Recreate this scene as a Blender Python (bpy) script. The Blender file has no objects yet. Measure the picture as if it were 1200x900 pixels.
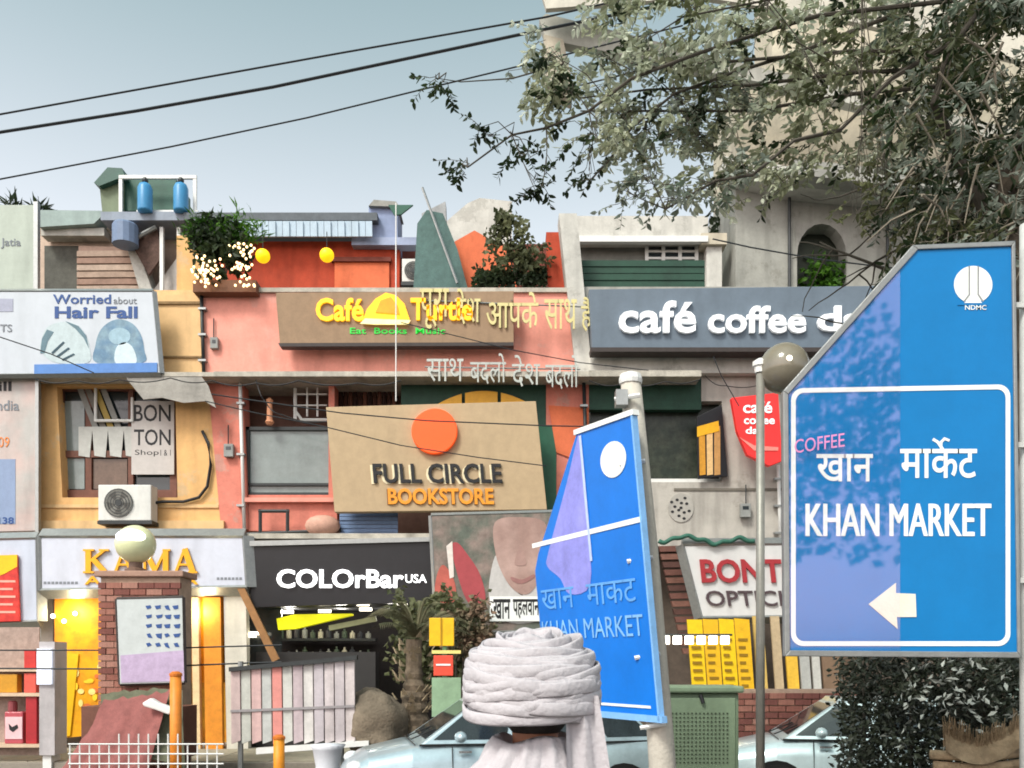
import bpy, bmesh, math, random
import numpy as np
from mathutils import Vector, Matrix
R = math.radians
rnd = random.Random(7)
S = bpy.context.scene
C = S.collection

# ------------------------------------------------------------------ camera
F, HOR, CAMZ = 1040.0, 775.0, 1.8          # focal length and horizon of the 1200x900 photograph, eye height
cam = bpy.data.cameras.new('camera'); camo = bpy.data.objects.new('camera', cam); C.objects.link(camo)
cam.sensor_width = 36.0; cam.lens = 36.0 * F / 1200.0; cam.shift_y = (HOR - 450.0) / 1200.0
cam.clip_start = 0.05; cam.clip_end = 2000
camo.location = (0, 0, CAMZ); camo.rotation_euler = (R(90), 0, 0)
S.camera = camo
# ------------------------------------------------------------------ sky and sun
SUN_EL, SUN_AZ = 48.0, 214.0               # degrees; azimuth measured from +Y clockwise (the sun stands behind the camera, a little left)
w = bpy.data.worlds.new('World'); S.world = w; w.use_nodes = True
nt = w.node_tree; nt.nodes.clear()
sky = nt.nodes.new('ShaderNodeTexSky'); sky.sky_type = 'NISHITA'; sky.sun_disc = False
sky.sun_elevation = R(SUN_EL); sky.sun_rotation = R(SUN_AZ)
sky.air_density = 1.0; sky.dust_density = 2.0; sky.ozone_density = 1.2; sky.altitude = 0
hs = nt.nodes.new('ShaderNodeHueSaturation'); hs.inputs['Saturation'].default_value = 0.5; hs.inputs['Hue'].default_value = 0.475; hs.inputs['Value'].default_value = 1.0
bg = nt.nodes.new('ShaderNodeBackground'); bg.inputs['Strength'].default_value = 0.15
wo = nt.nodes.new('ShaderNodeOutputWorld')
# hazy air: pale towards the horizon, teal overhead, the same all round
wtc = nt.nodes.new('ShaderNodeTexCoord'); wsx = nt.nodes.new('ShaderNodeSeparateXYZ'); wmr = nt.nodes.new('ShaderNodeMapRange')
wmr.interpolation_type = 'SMOOTHSTEP'; wmr.inputs[1].default_value = 0.30; wmr.inputs[2].default_value = 0.72
wmx = nt.nodes.new('ShaderNodeMix'); wmx.data_type = 'RGBA'; wmx.blend_type = 'MULTIPLY'; wmx.inputs['Factor'].default_value = 1.0
wtint = nt.nodes.new('ShaderNodeMix'); wtint.data_type = 'RGBA'; wtint.inputs['A'].default_value = (1.58, 1.36, 1.26, 1); wtint.inputs['B'].default_value = (0.70, 0.86, 0.78, 1)
nt.links.new(wtc.outputs['Generated'], wsx.inputs[0]); nt.links.new(wsx.outputs['Z'], wmr.inputs[0]); nt.links.new(wmr.outputs[0], wtint.inputs['Factor'])
nt.links.new(sky.outputs[0], hs.inputs['Color']); nt.links.new(hs.outputs[0], wmx.inputs['A']); nt.links.new(wtint.outputs['Result'], wmx.inputs['B'])
nt.links.new(wmx.outputs['Result'], bg.inputs[0]); nt.links.new(bg.outputs[0], wo.inputs[0])
sl = bpy.data.lights.new('sun', 'SUN'); sl.energy = 2.0; sl.angle = R(16); sl.color = (1, 0.95, 0.88)
so = bpy.data.objects.new('sun', sl); C.objects.link(so)
az = R(SUN_AZ); el = R(SUN_EL)
sd = Vector((math.sin(az) * math.cos(el), math.cos(az) * math.cos(el), math.sin(el)))
so.rotation_euler = sd.to_track_quat('Z', 'Y').to_euler(); so.location = sd * 40
S.view_settings.view_transform = 'Standard'; S.view_settings.look = 'None'
S.view_settings.gamma = 1.0; S.view_settings.use_curve_mapping = False
S.cycles.pixel_filter_type = 'BLACKMAN_HARRIS'; S.cycles.filter_width = 1.8
S.view_settings.exposure = 0.72

# ------------------------------------------------------------------ helpers
def W(px, py, Y):
    return ((px - 600.0) / F * Y, Y, CAMZ + (HOR - py) / F * Y)
def lin(h):
    h = h.lstrip('#'); o = []
    for i in (0, 2, 4):
        c = int(h[i:i+2], 16) / 255.0
        o.append(c / 12.92 if c <= 0.04045 else ((c + 0.055) / 1.055) ** 2.4)
    return o
MATS = {}
def M(name, hexc, rough=0.75, var=0.16, scale=5.0, bump=0.12, metal=0.0, emit=0.0, streak=0.0, spec=0.4, hue2=None, coat=0.0, trans=0.0, patch=None):
    """procedural surface: base colour with cloudy variation, optional grime streaks and fine relief"""
    if name in MATS: return MATS[name]
    m = bpy.data.materials.new(name); m.use_nodes = True
    n = m.node_tree.nodes; l = m.node_tree.links
    b = n['Principled BSDF']; col = lin(hexc)
    tc = n.new('ShaderNodeTexCoord')
    nz = n.new('ShaderNodeTexNoise'); nz.inputs['Scale'].default_value = scale; nz.inputs['Detail'].default_value = 10; nz.inputs['Roughness'].default_value = 0.78
    l.new(tc.outputs['Object'], nz.inputs['Vector'])
    mr = n.new('ShaderNodeMapRange'); mr.inputs[1].default_value = 0.3; mr.inputs[2].default_value = 0.7
    mr.inputs[3].default_value = 1 - var*1.35; mr.inputs[4].default_value = 1 + var * 0.8
    l.new(nz.outputs['Fac'], mr.inputs[0])
    fac = mr.outputs[0]
    if streak:
        mp = n.new('ShaderNodeMapping'); mp.inputs['Scale'].default_value = (3.2, 3.2, 0.55); l.new(tc.outputs['Object'], mp.inputs[0])
        n2 = n.new('ShaderNodeTexNoise'); n2.inputs['Scale'].default_value = 1.0; n2.inputs['Detail'].default_value = 5; l.new(mp.outputs[0], n2.inputs['Vector'])
        m2 = n.new('ShaderNodeMapRange'); m2.inputs[1].default_value = 0.48; m2.inputs[2].default_value = 0.75; m2.inputs[3].default_value = 1.0; m2.inputs[4].default_value = 1 - streak
        l.new(n2.outputs['Fac'], m2.inputs[0])
        mu = n.new('ShaderNodeMath'); mu.operation = 'MULTIPLY'; l.new(fac, mu.inputs[0]); l.new(m2.outputs[0], mu.inputs[1]); fac = mu.outputs[0]
    vm = n.new('ShaderNodeVectorMath'); vm.operation = 'SCALE'
    if hue2:
        mx = n.new('ShaderNodeMix'); mx.data_type = 'RGBA'
        n3 = n.new('ShaderNodeTexNoise'); n3.inputs['Scale'].default_value = scale * 0.6; n3.inputs['Detail'].default_value = 4; l.new(tc.outputs['Object'], n3.inputs['Vector'])
        m3 = n.new('ShaderNodeMapRange'); m3.inputs[1].default_value = 0.4; m3.inputs[2].default_value = 0.62; l.new(n3.outputs['Fac'], m3.inputs[0])
        l.new(m3.outputs[0], mx.inputs['Factor']); mx.inputs['A'].default_value = (*col, 1); mx.inputs['B'].default_value = (*lin(hue2), 1)
        l.new(mx.outputs['Result'], vm.inputs[0])
    else:
        vm.inputs[0].default_value = col
    if patch:                                               # flaked and repainted patches with irregular edges
        np_ = n.new('ShaderNodeTexNoise'); np_.inputs['Scale'].default_value = 1.1; np_.inputs['Detail'].default_value = 9; np_.inputs['Roughness'].default_value = 0.7; l.new(tc.outputs['Object'], np_.inputs['Vector'])
        mp_ = n.new('ShaderNodeMapRange'); mp_.inputs[1].default_value = 0.56; mp_.inputs[2].default_value = 0.60; mp_.inputs[4].default_value = 0.6; l.new(np_.outputs['Fac'], mp_.inputs[0])
        pm = n.new('ShaderNodeMix'); pm.data_type = 'RGBA'; l.new(mp_.outputs[0], pm.inputs['Factor']); pm.inputs['A'].default_value = (*col, 1); pm.inputs['B'].default_value = (*lin(patch), 1)
        l.new(pm.outputs['Result'], vm.inputs[0])
    l.new(fac, vm.inputs['Scale']); l.new(vm.outputs[0], b.inputs['Base Color'])
    b.inputs['Roughness'].default_value = rough; b.inputs['Metallic'].default_value = metal
    b.inputs['Specular IOR Level'].default_value = spec; b.inputs['Coat Weight'].default_value = coat
    if trans: b.inputs['Transmission Weight'].default_value = trans
    if bump:
        n4 = n.new('ShaderNodeTexNoise'); n4.inputs['Scale'].default_value = scale * 9; n4.inputs['Detail'].default_value = 3; l.new(tc.outputs['Object'], n4.inputs['Vector'])
        bp = n.new('ShaderNodeBump'); bp.inputs['Strength'].default_value = bump; bp.inputs['Distance'].default_value = 0.02
        l.new(n4.outputs['Fac'], bp.inputs['Height']); l.new(bp.outputs[0], b.inputs['Normal'])
    if emit:
        l.new(vm.outputs[0], b.inputs['Emission Color']); b.inputs['Emission Strength'].default_value = emit
    MATS[name] = m
    return m

class MB:
    """collects shapes for ONE mesh"""
    def __init__(s): s.v = []; s.f = []
    def add(s, vs, fs):
        o = len(s.v); s.v += [tuple(p) for p in vs]; s.f += [tuple(i + o for i in f) for f in fs]; return s
    def prism(s, pts, Y, d):                       # outline in photograph pixels at depth Y, thickness d going back
        a = sum(pts[i][0] * pts[(i+1) % len(pts)][1] - pts[(i+1) % len(pts)][0] * pts[i][1] for i in range(len(pts)))
        if a < 0: pts = pts[::-1]
        n = len(pts); fr = [W(x, y, Y) for x, y in pts]; bk = [(p[0], Y + d, p[2]) for p in fr]
        fs = [tuple(range(n))[::-1], tuple(range(n, 2*n))]
        fs = [tuple(range(n)), tuple(range(2*n-1, n-1, -1))] + [(i, i + n, (i+1) % n + n, (i+1) % n) for i in range(n)]
        return s.add(fr + bk, fs)
    def rect(s, x0, y0, x1, y1, Y, d): return s.prism([(x0, y0), (x1, y0), (x1, y1), (x0, y1)], Y, d)
    def box(s, x0, x1, y0, y1, z0, z1):
        return s.add([(x0,y0,z0),(x1,y0,z0),(x1,y1,z0),(x0,y1,z0),(x0,y0,z1),(x1,y0,z1),(x1,y1,z1),(x0,y1,z1)],
                     [(0,3,2,1),(4,5,6,7),(0,1,5,4),(1,2,6,5),(2,3,7,6),(3,0,4,7)])
    def poly3(s, pts, nrm, d):                     # planar outline extruded along nrm by d
        n = len(pts); nr = Vector(nrm).normalized() * d
        bk = [tuple(Vector(p) + nr) for p in pts]
        return s.add(list(pts) + bk, [tuple(range(n)), tuple(range(2*n-1, n-1, -1))] + [(i, i+n, (i+1) % n + n, (i+1) % n) for i in range(n)])
    def tube(s, pts, r, n=8, r2=None):
        pts = [Vector(p) for p in pts]; k = len(pts); vs = []; fs = []
        up = Vector((0, 0, 1))
        for i, p in enumerate(pts):
            t = (pts[min(i+1, k-1)] - pts[max(i-1, 0)]).normalized()
            a = t.cross(up)
            if a.length < 1e-3: a = t.cross(Vector((1, 0, 0)))
            a.normalize(); b = a.cross(t).normalized()
            rr = r if r2 is None else r + (r2 - r) * i / max(1, k-1)
            if isinstance(r, (list, tuple)): rr = r[i]
            for j in range(n):
                q = 2 * math.pi * j / n; vs.append(p + a * (rr * math.cos(q)) + b * (rr * math.sin(q)))
        for i in range(k-1):
            for j in range(n):
                fs.append((i*n+j, i*n+(j+1) % n, (i+1)*n+(j+1) % n, (i+1)*n+j))
        fs.append(tuple(range(n))[::-1]); fs.append(tuple(range((k-1)*n, k*n)))
        return s.add(vs, fs)
    def lathe(s, c, prof, n=16, sx=1.0, sy=1.0):
        vs = []; fs = []
        for r, z in prof:
            for j in range(n):
                q = 2 * math.pi * j / n; vs.append((c[0] + sx * r * math.cos(q), c[1] + sy * r * math.sin(q), c[2] + z))
        for i in range(len(prof)-1):
            for j in range(n): fs.append((i*n+j, i*n+(j+1) % n, (i+1)*n+(j+1) % n, (i+1)*n+j))
        fs.append(tuple(range(n))[::-1]); fs.append(tuple(range((len(prof)-1)*n, len(prof)*n)))
        return s.add(vs, fs)
    def ball(s, c, r, n=16, m=10, sx=1, sy=1, sz=1):
        return s.lathe(c, [(max(1e-4, r * math.sin(math.pi * i / m)), -sz * r * math.cos(math.pi * i / m)) for i in range(m+1)], n, sx, sy)
    def ell(s, cx, cy, rx, ry, Y, d, n=24): return s.prism([(cx + rx * math.cos(2*math.pi*i/n), cy + ry * math.sin(2*math.pi*i/n)) for i in range(n)], Y, d)
ORG = {}
def link_mesh(name, v, f, m, org, parent=None, smooth=False, bevel=0.0):
    me = bpy.data.meshes.new(name)
    me.from_pydata([(p[0]-org[0], p[1]-org[1], p[2]-org[2]) for p in v], [], f); me.update()
    me.materials.append(m)
    if smooth:
        for p in me.polygons: p.use_smooth = True
    o = bpy.data.objects.new(name, me); C.objects.link(o)
    if parent is not None: o.parent = parent
    else: o.location = org
    ORG[o.name] = org
    if bevel:
        b = o.modifiers.new('bevel', 'BEVEL'); b.width = bevel; b.segments = 2; b.limit_method = 'ANGLE'; b.angle_limit = R(40)
    return o
def tag(o, label, cat, group=None, kind=None):
    if label: o['label'] = label
    if cat: o['category'] = cat
    if group: o['group'] = group
    if kind: o['kind'] = kind
    return o
def thing(name, label, cat, loc, group=None, rotz=0.0, local=False):
    o = bpy.data.objects.new(name, None); C.objects.link(o); o.empty_display_size = 0.2
    o.location = loc; o.rotation_euler = (0, 0, rotz); ORG[o.name] = (0, 0, 0) if local else tuple(loc)
    return tag(o, label, cat, group)
def part(name, mb, m, parent, smooth=False, bevel=0.0, label=None, kind=None):
    o = link_mesh(name, mb.v, mb.f, m, ORG[parent.name], parent, smooth, bevel)
    if label: o['label'] = label
    if kind: o['kind'] = kind
    return o
def solo(name, mb, m, label, cat, group=None, smooth=False, bevel=0.0, kind=None):
    a = np.array(mb.v); lo = a.min(0); hi = a.max(0)
    o = link_mesh(name, mb.v, mb.f, m, (float((lo[0]+hi[0])/2), float((lo[1]+hi[1])/2), float(lo[2])), None, smooth, bevel)
    return tag(o, label, cat, group, kind)
def share(o, parent, loc, rot=(0, 0, 0), mat=None, scale=None):        # a further piece that shares its mesh
    c = bpy.data.objects.new(o.data.name.split('.')[0], o.data); C.objects.link(c); c.parent = parent; c.location = loc; c.rotation_euler = rot
    if scale: c.scale = scale
    return c

# ---- lettering: built-in font turned into meshes
def glyphs(body, weight=0.0, depth=0.0, res=3):
    cu = bpy.data.curves.new('lettering', 'FONT'); cu.body = body; cu.size = 1; cu.offset = weight; cu.extrude = depth; cu.resolution_u = res
    o = bpy.data.objects.new('lettering', cu); C.objects.link(o)
    dg = bpy.context.evaluated_depsgraph_get(); me = bpy.data.meshes.new_from_object(o.evaluated_get(dg))
    v = [tuple(p.co) for p in me.vertices]; f = [tuple(p.vertices) for p in me.polygons]
    bpy.data.objects.remove(o); bpy.data.curves.remove(cu); bpy.data.meshes.remove(me)
    return v, f
def split_letters(v, f):
    par = list(range(len(v)))
    def fd(a):
        while par[a] != a: par[a] = par[par[a]]; a = par[a]
        return a
    for q in f:
        for i in q[1:]: par[fd(i)] = fd(q[0])
    comps = {}
    for q in f: comps.setdefault(fd(q[0]), []).append(q)
    items = []
    for fs in comps.values():
        xs = [v[i][0] for q in fs for i in q]; items.append([min(xs), max(xs), fs])
    items.sort(key=lambda t: t[0]); out = []
    for a, b, fs in items:
        if out and min(b, out[-1][1]) - max(a, out[-1][0]) > 0.45 * min(b - a, out[-1][1] - out[-1][0]):
            out[-1][1] = max(b, out[-1][1]); out[-1][2] += fs
        else: out.append([a, b, list(fs)])
    return [o[2] for o in out]
def text(parent, body, x0, y0, x1, y1, Y, m, weight=0.0, depth=0.012, letters=True, slant=0.0, mapper=None, name='letter'):
    """fits the writing into a rectangle of photograph pixels on the plane at depth Y (front face there)"""
    v, f = glyphs(body, weight, 0.5)
    a = np.array(v); lo = a.min(0); hi = a.max(0)
    def mp(p):
        u = (p[0]-lo[0]) / (hi[0]-lo[0]); t = (p[1]-lo[1]) / (hi[1]-lo[1])
        if mapper: return mapper(u, t, p[2])
        px = x0 + (x1-x0) * u + slant * t; py = y1 + (y0-y1) * t
        q = W(px, py, Y); return (q[0], Y + depth * (0.5 - p[2]), q[2])
    vv = [mp(p) for p in v]
    if not letters:
        b = MB(); b.v = vv; b.f = f; return part('lettering', b, m, parent)
    for fs in split_letters(v, f):
        ids = sorted({i for q in fs for i in q}); mpi = {i: k for k, i in enumerate(ids)}
        b = MB(); b.v = [vv[i] for i in ids]; b.f = [tuple(mpi[i] for i in q) for q in fs]
        part(name, b, m, parent)
def smooth(pts, k=5):
    out = []; n = len(pts)
    for i in range(n):
        p0, p1, p2, p3 = [Vector(pts[(i+j) % n]) for j in (-1, 0, 1, 2)]
        for s_ in range(k):
            t = s_/k; q = .5*((2*p1) + (p2-p0)*t + (2*p0-5*p1+4*p2-p3)*t*t + (3*p1-p0-3*p2+p3)*t**3); out.append((q.x, q.y))
    return out
def sprig(lb, tb, p, d, L, n, size, rng, aspect=.2):
    '''a thin twig with leaves set along both sides, hanging slightly'''
    p = Vector(p); d = Vector(d).normalized(); pts = [p]
    for i in range(4):
        d = (d + Vector((rng.gauss(0, .15), rng.gauss(0, .15), -.16))).normalized(); pts.append(pts[-1] + d*(L/4))
    tb.tube(pts, .004, 3, .0015)
    for i in range(n):
        u = .15 + .85*i/n; k = min(3, int(u*4)); q = pts[k].lerp(pts[k+1], u*4-k); ax = (pts[k+1]-pts[k]).normalized()
        sd = ax.cross(Vector((rng.gauss(0, .5), rng.gauss(0, .5), 1))).normalized()*(1 if i % 2 else -1)
        ld = (sd + ax*rng.uniform(.2, .9) + Vector((0, 0, rng.uniform(-.7, .1)))).normalized(); s = size*rng.uniform(.65, 1.25)
        wd = ld.cross(Vector((rng.gauss(0, .6), rng.gauss(0, .6), 1))).normalized()*(s*aspect); up = ld.cross(wd).normalized()*(s*.06)
        lb.add([q, q + ld*s*.35 + wd + up, q + ld*s*.7 + wd*.75, q + ld*s - up, q + ld*s*.7 - wd*.75, q + ld*s*.35 - wd + up], [(0, 1, 2, 3), (0, 3, 4, 5)])
def leaves(mb, pts, size, aspect=0.32, rng=rnd, droop=0.35):
    for p in pts:
        s = size * rng.uniform(0.6, 1.35)
        d = Vector((rng.gauss(0, 1), rng.gauss(0, 1), rng.gauss(-droop, 0.8))).normalized()
        q = d.cross(Vector((rng.gauss(0, 1), rng.gauss(0, 1), rng.gauss(0, 1)))).normalized()
        nn = d.cross(q) * (s * 0.12)
        p = Vector(p); wv = q * (s * aspect)
        mb.add([p, p + d*s*0.45 + wv + nn, p + d*s, p + d*s*0.45 - wv + nn], [(0, 1, 2, 3)])
YF = 17.3                                    # the facade plane
PXM = F / YF

# ------------------------------------------------------------------ materials
pink = M('pink_plaster', '#e59a8a', 0.85, 0.14, 2.5, 0.15, streak=0.2, patch='#d9a092')
pinkdeep = M('salmon_plaster', '#d3806f', 0.85, 0.18, 3, 0.2, streak=0.26, patch='#b9968a')
ochre = M('ochre_plaster', '#dcae74', 0.85, 0.14, 3, 0.15, streak=0.24, patch='#c9b08e')
cream = M('cream_plaster', '#dcb684', 0.85, 0.12, 3, 0.12, streak=0.3)
concrete = M('grey_concrete', '#9b9a94', 0.9, 0.18, 2.2, 0.25, streak=0.3, patch='#7f7f79')
palecon = M('pale_concrete', '#c3c1ba', 0.9, 0.16, 2.0, 0.25, streak=0.28, patch='#a19f98')
beigecon = M('beige_concrete', '#c2b9a6', 0.9, 0.2, 1.6, 0.25, streak=0.25)
ledge_m = M('ledge_cement', '#b8b2a6', 0.9, 0.25, 5, 0.4, streak=0.35)
dark = M('dark_interior', '#241f20', 0.8, 0.3, 4, 0.1)
terracotta = M('terracotta_wash', '#b0452c', 0.85, 0.2, 3, 0.2, streak=0.3)
orangewash = M('orange_wash', '#d9714b', 0.85, 0.15, 3, 0.2, streak=0.2)
woodboard = M('tan_board', '#93795f', 0.7, 0.14, 6, 0.12, streak=0.15)
beigeboard = M('beige_board', '#b39c7c', 0.75, 0.1, 5, 0.08, streak=0.1)
edge_d = M('dark_board_edge', '#3a3230', 0.6, 0.2, 8, 0.05)
green_d = M('dark_green_panel', '#1e4334', 0.6, 0.25, 5, 0.15, streak=0.2)
brownwood = M('brown_wood', '#6d4436', 0.6, 0.22, 8, 0.2, streak=0.2)
glass_d = M('dark_glass', '#2b3336', 0.12, 0.3, 2, 0.0, spec=0.6)
glass_g = M('grey_glass', '#7f8987', 0.12, 0.18, 2, 0.03, spec=0.5, streak=0.15)
white_p = M('white_paint', '#d9d9d6', 0.5, 0.08, 6, 0.05)
steel = M('galvanised_steel', '#9a9d9c', 0.4, 0.15, 12, 0.05, metal=0.7)
darksteel = M('dark_steel', '#36393a', 0.5, 0.2, 12, 0.08, metal=0.3)
black = M('black_panel', '#15151a', 0.4, 0.3, 4, 0.03)
lilacw = M('lilac_white_fascia', '#c3c7d4', 0.55, 0.08, 3, 0.04, streak=0.15)
gold = M('gold_letter', '#e0a11c', 0.35, 0.1, 8, 0.03, metal=0.25)
yel = M('yellow_print', '#e9b80a', 0.55, 0.12, 6, 0.05)
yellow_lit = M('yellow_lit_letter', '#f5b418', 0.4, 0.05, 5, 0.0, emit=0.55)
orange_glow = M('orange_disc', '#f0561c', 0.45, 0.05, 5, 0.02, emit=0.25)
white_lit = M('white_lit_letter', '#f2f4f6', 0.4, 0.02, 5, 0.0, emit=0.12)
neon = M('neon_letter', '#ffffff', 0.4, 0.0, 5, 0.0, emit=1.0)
lampwhite = M('lamp_white', '#fff6e0', 0.4, 0.0, 5, 0.0, emit=2.5)
green_lit = M('green_lit_letter', '#25b53a', 0.4, 0.05, 5, 0.0, emit=0.4)
signblue = M('sign_blue', '#0674b4', 0.35, 0.09, 1.5, 0.0, spec=0.3, streak=0.06)
signblue2 = M('sign_blue_bright', '#0a72d4', 0.4, 0.12, 1.5, 0.0, spec=0.3, streak=0.08)
lilacrefl = M('lilac_reflection', '#8f90e0', 0.5, 0.25, 3, 0.1, streak=0.35)
white_s = M('sign_white', '#e6e9e6', 0.5, 0.05, 8, 0.0)
red_p = M('red_print', '#d8282a', 0.5, 0.1, 5, 0.04)
redwhite = M('maroon_letter', '#a02c33', 0.5, 0.15, 5, 0.04)
black_p = M('black_print', '#1d1d20', 0.6, 0.1, 5, 0.0)
navy_p = M('navy_print', '#2a4c86', 0.6, 0.1, 5, 0.0)
greyprint = M('grey_print', '#7a7f86', 0.6, 0.1, 5, 0.0)
asphalt = M('asphalt', '#45443f', 0.9, 0.25, 3, 0.4)
paving = M('paving', '#8d857a', 0.9, 0.2, 4, 0.3)
bark = M('bark', '#5d5347', 0.95, 0.3, 7, 0.6, hue2='#3f372f')
twig = M('twig', '#4b463e', 0.95, 0.25, 8, 0.3)
def leafify(m, k=0.38):
    '''let light through the blades'''
    n = m.node_tree.nodes; l = m.node_tree.links; b = n['Principled BSDF']; o = [x for x in n if x.type == 'OUTPUT_MATERIAL'][0]
    t = n.new('ShaderNodeBsdfTranslucent'); mx = n.new('ShaderNodeMixShader'); mx.inputs[0].default_value = k
    src = b.inputs['Base Color'].links[0].from_socket; l.new(src, t.inputs['Color']); l.new(b.outputs[0], mx.inputs[1]); l.new(t.outputs[0], mx.inputs[2]); l.new(mx.outputs[0], o.inputs['Surface']); return m
leaf_d = M('dark_leaf', '#39492c', 0.6, 0.4, 3, 0.0, hue2='#222f1c')
leaf_o = M('olive_leaf', '#6f7350', 0.6, 0.4, 2.5, 0.0, hue2='#4b5237')
leaf_g = M('fresh_leaf', '#5b8a2a', 0.6, 0.35, 4, 0.0, hue2='#36601c')
for m_ in (leaf_d, leaf_o, leaf_g): leafify(m_)
leaf_p = M('pale_leaf', '#a3ab9f', 0.55, 0.35, 3, 0.0, hue2='#6d7a69')
leafify(leaf_p)
# ------------------------------------------------------------------ setting
g = MB().add([(-600, -300, 0), (600, -300, 0), (600, 1200, 0), (-600, 1200, 0)], [(0, 1, 2, 3)])
solo('ground', g, asphalt, None, None, kind='structure')
pv = MB().box(-14, 16, 14.6, 40, 0.004, 0.14)
pv_o = solo('pavement', pv, paving, None, None, kind='structure', bevel=0.02)
slab = None
for i in range(26):                                   # paving slabs of the front row, the only strip in view
    for j in range(3):
        b = MB().box(-0.49, 0.49, -0.39, 0.39, 0, 0.012)
        if slab is None:
            slab = link_mesh('paving_slab', b.v, b.f, M('paving_slab', '#97907f', 0.9, 0.25, 3, 0.3), (0, 0, 0), pv_o)
            ref = pv_o.location
            slab.location = (-12.5 + i - ref[0], 15.05 + j*0.8 - ref[1], 0.14 - ref[2])
        else: share(slab, pv_o, (-12.5 + i - ref[0], 15.05 + j*0.8 - ref[1], 0.14 - ref[2]))

# ------------------------------------------------------------------ market buildings
def zpix(y, Y=YF): return W(0, y, Y)[2]
def base(px, Y=YF, z=0.14): p = W(px, 0, Y); return (p[0], Y, z)
GZ = 893                                              # pixel row below the pavement at the facade
# --- ochre building with the window shop
OB = thing('ochre_building', 'ochre plastered market building above the white shop fascia at left', 'building', base(140))
b = MB()
b.prism([(45, 441), (66, 441), (73, 583), (45, 583)], YF, 0.35)
b.prism([(205, 441), (243, 441), (258, 583), (208, 583)], YF, 0.35)
b.rect(45, 583, 258, 628, YF, 0.35)
b.rect(66, 441, 205, 452, YF, 0.35)
b.rect(-70, 441, 45, 628, YF, 0.35)
part('wall', b, ochre, OB)
b = MB(); b.rect(45, 610, 262, 622, YF-0.10, 0.10); b.rect(45, 591, 256, 595, YF-0.03, 0.03)
part('string_course', b, cream, OB)
b = MB(); b.rect(-70, 340, 238, 437, YF+0.05, 0.3); b.rect(182, 345, 238, 436, YF-0.02, 0.06)
part('parapet', b, cream, OB)
b = MB(); b.rect(183, 353, 237, 356, YF-0.06, 0.04); b.rect(183, 417, 237, 419, YF-0.06, 0.04)
part('groove_moulding', b, M('dark_moulding', '#8d7350', 0.9, 0.25, 5, 0.3), OB)  # grooves drawn as darker raised strips
b = MB(); b.box(*[W(-70,0,YF)[0], W(238,0,YF)[0]], YF+2.2, YF+8, 0.14, zpix(437)); part('rear_block', b, concrete, OB)
b = MB(); b.rect(-70, 436, 250, 441, YF-0.45, 1.2); part('floor_ledge', b, ledge_m, OB)
# window of the ochre building
wn = part('window', MB().rect(66, 452, 207, 583, YF+0.30, 0.04), glass_d, OB)
fr = [((66, 452), (74, 583)), ((100, 452), (107, 583)), ((150, 452), (156, 583)), ((199, 452), (207, 583))]
for (x0, y0), (x1, y1) in fr: part('frame', MB().rect(x0, y0, x1, y1, YF+0.22, 0.08), brownwood, wn)
for y0, y1 in ((452, 458), (574, 583), (528, 536)): part('frame', MB().rect(66, y0, 207, y1, YF+0.215, 0.08), brownwood, wn)
part('pane', MB().rect(76, 470, 99, 573, YF+0.27, 0.02), glass_g, wn)
part('pane', MB().rect(109, 538, 149, 573, YF+0.27, 0.02), M('brown_glass', '#6a5548', 0.2, 0.3, 3, 0.0), wn)
pts = [(92, 500)]
for i in range(6):
    x = 92 + i*18.5; pts += [(x, 534), (x+13, 536), (x+16, 504)]
pts += [(203, 500)]
part('finial_reflection', MB().prism(pts, YF+0.2, 0.01), M('reflection_grey', '#b9b9b4', 0.8, 0.15, 6, 0.1), OB)  # fence finial reflection in the window, built as a pale pointed sheet
for i, c in enumerate(('#8a8a86', '#77736c', '#a28b4a', '#8a8a86')):
    part('ceiling_strip', MB().prism([(90+i*9, 455), (97+i*9, 455), (115+i*9, 500), (108+i*9, 500)], YF+0.21, 0.01), M('strip%d' % i, c), OB)
wp = part('window_sign', MB().rect(154, 470, 204, 556, YF+0.16, 0.012), M('window_sign_white', '#b7b1ad', 0.5, 0.1, 6, 0.0), OB)
text(wp, 'BON', 157, 474, 200, 494, YF+0.158, black_p, 0.012, 0.006, name='letter')
text(wp, 'TON', 157, 503, 200, 522, YF+0.158, black_p, 0.012, 0.006, name='letter')
text(wp, 'Shop', 158, 527, 186, 535, YF+0.158, black_p, 0.0, 0.006, letters=False)
text(wp, '1 & 1', 188, 527, 200, 534, YF+0.158, black_p, 0.0, 0.006, letters=False)
for i in range(3): part('rod', MB().tube([W(112, 455, YF+.15), W(112, 494, YF+.15)] if i == 0 else ([W(155, 466, YF+.15), W(155, 494, YF+.15)] if i == 1 else [W(112, 493, YF+.15), W(156, 493, YF+.15)]), 0.03), white_p, OB)
# --- pink building
PB = thing('pink_building', 'salmon pink market building with wooden cafe board across its parapet', 'building', base(456))
b = MB(); b.rect(238, 341, 675, 437, YF-0.04, 0.34); part('parapet', b, pink, PB)
b = MB(); b.rect(236, 337, 677, 342, YF-0.1, 0.46); part('coping', b, ledge_m, PB)
b = MB(); b.rect(250, 435, 690, 441, YF-0.5, 1.3); part('floor_ledge', b, ledge_m, PB)
b = MB()
b.prism([(243, 441), (284, 441), (291, 620), (259, 620)], YF-0.02, 0.4)
b.rect(291, 580, 395, 622, YF, 0.4)
b.rect(640, 441, 690, 640, YF, 0.4)
b.rect(284, 441, 640, 447, YF, 0.4); b.rect(385, 441, 392, 580, YF+.02, 0.4)
part('wall', b, pinkdeep, PB)
part('wall_patch', MB().prism([(643, 475), (690, 478), (690, 545), (652, 530)], YF-0.03, 0.03), orangewash, PB)
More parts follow.
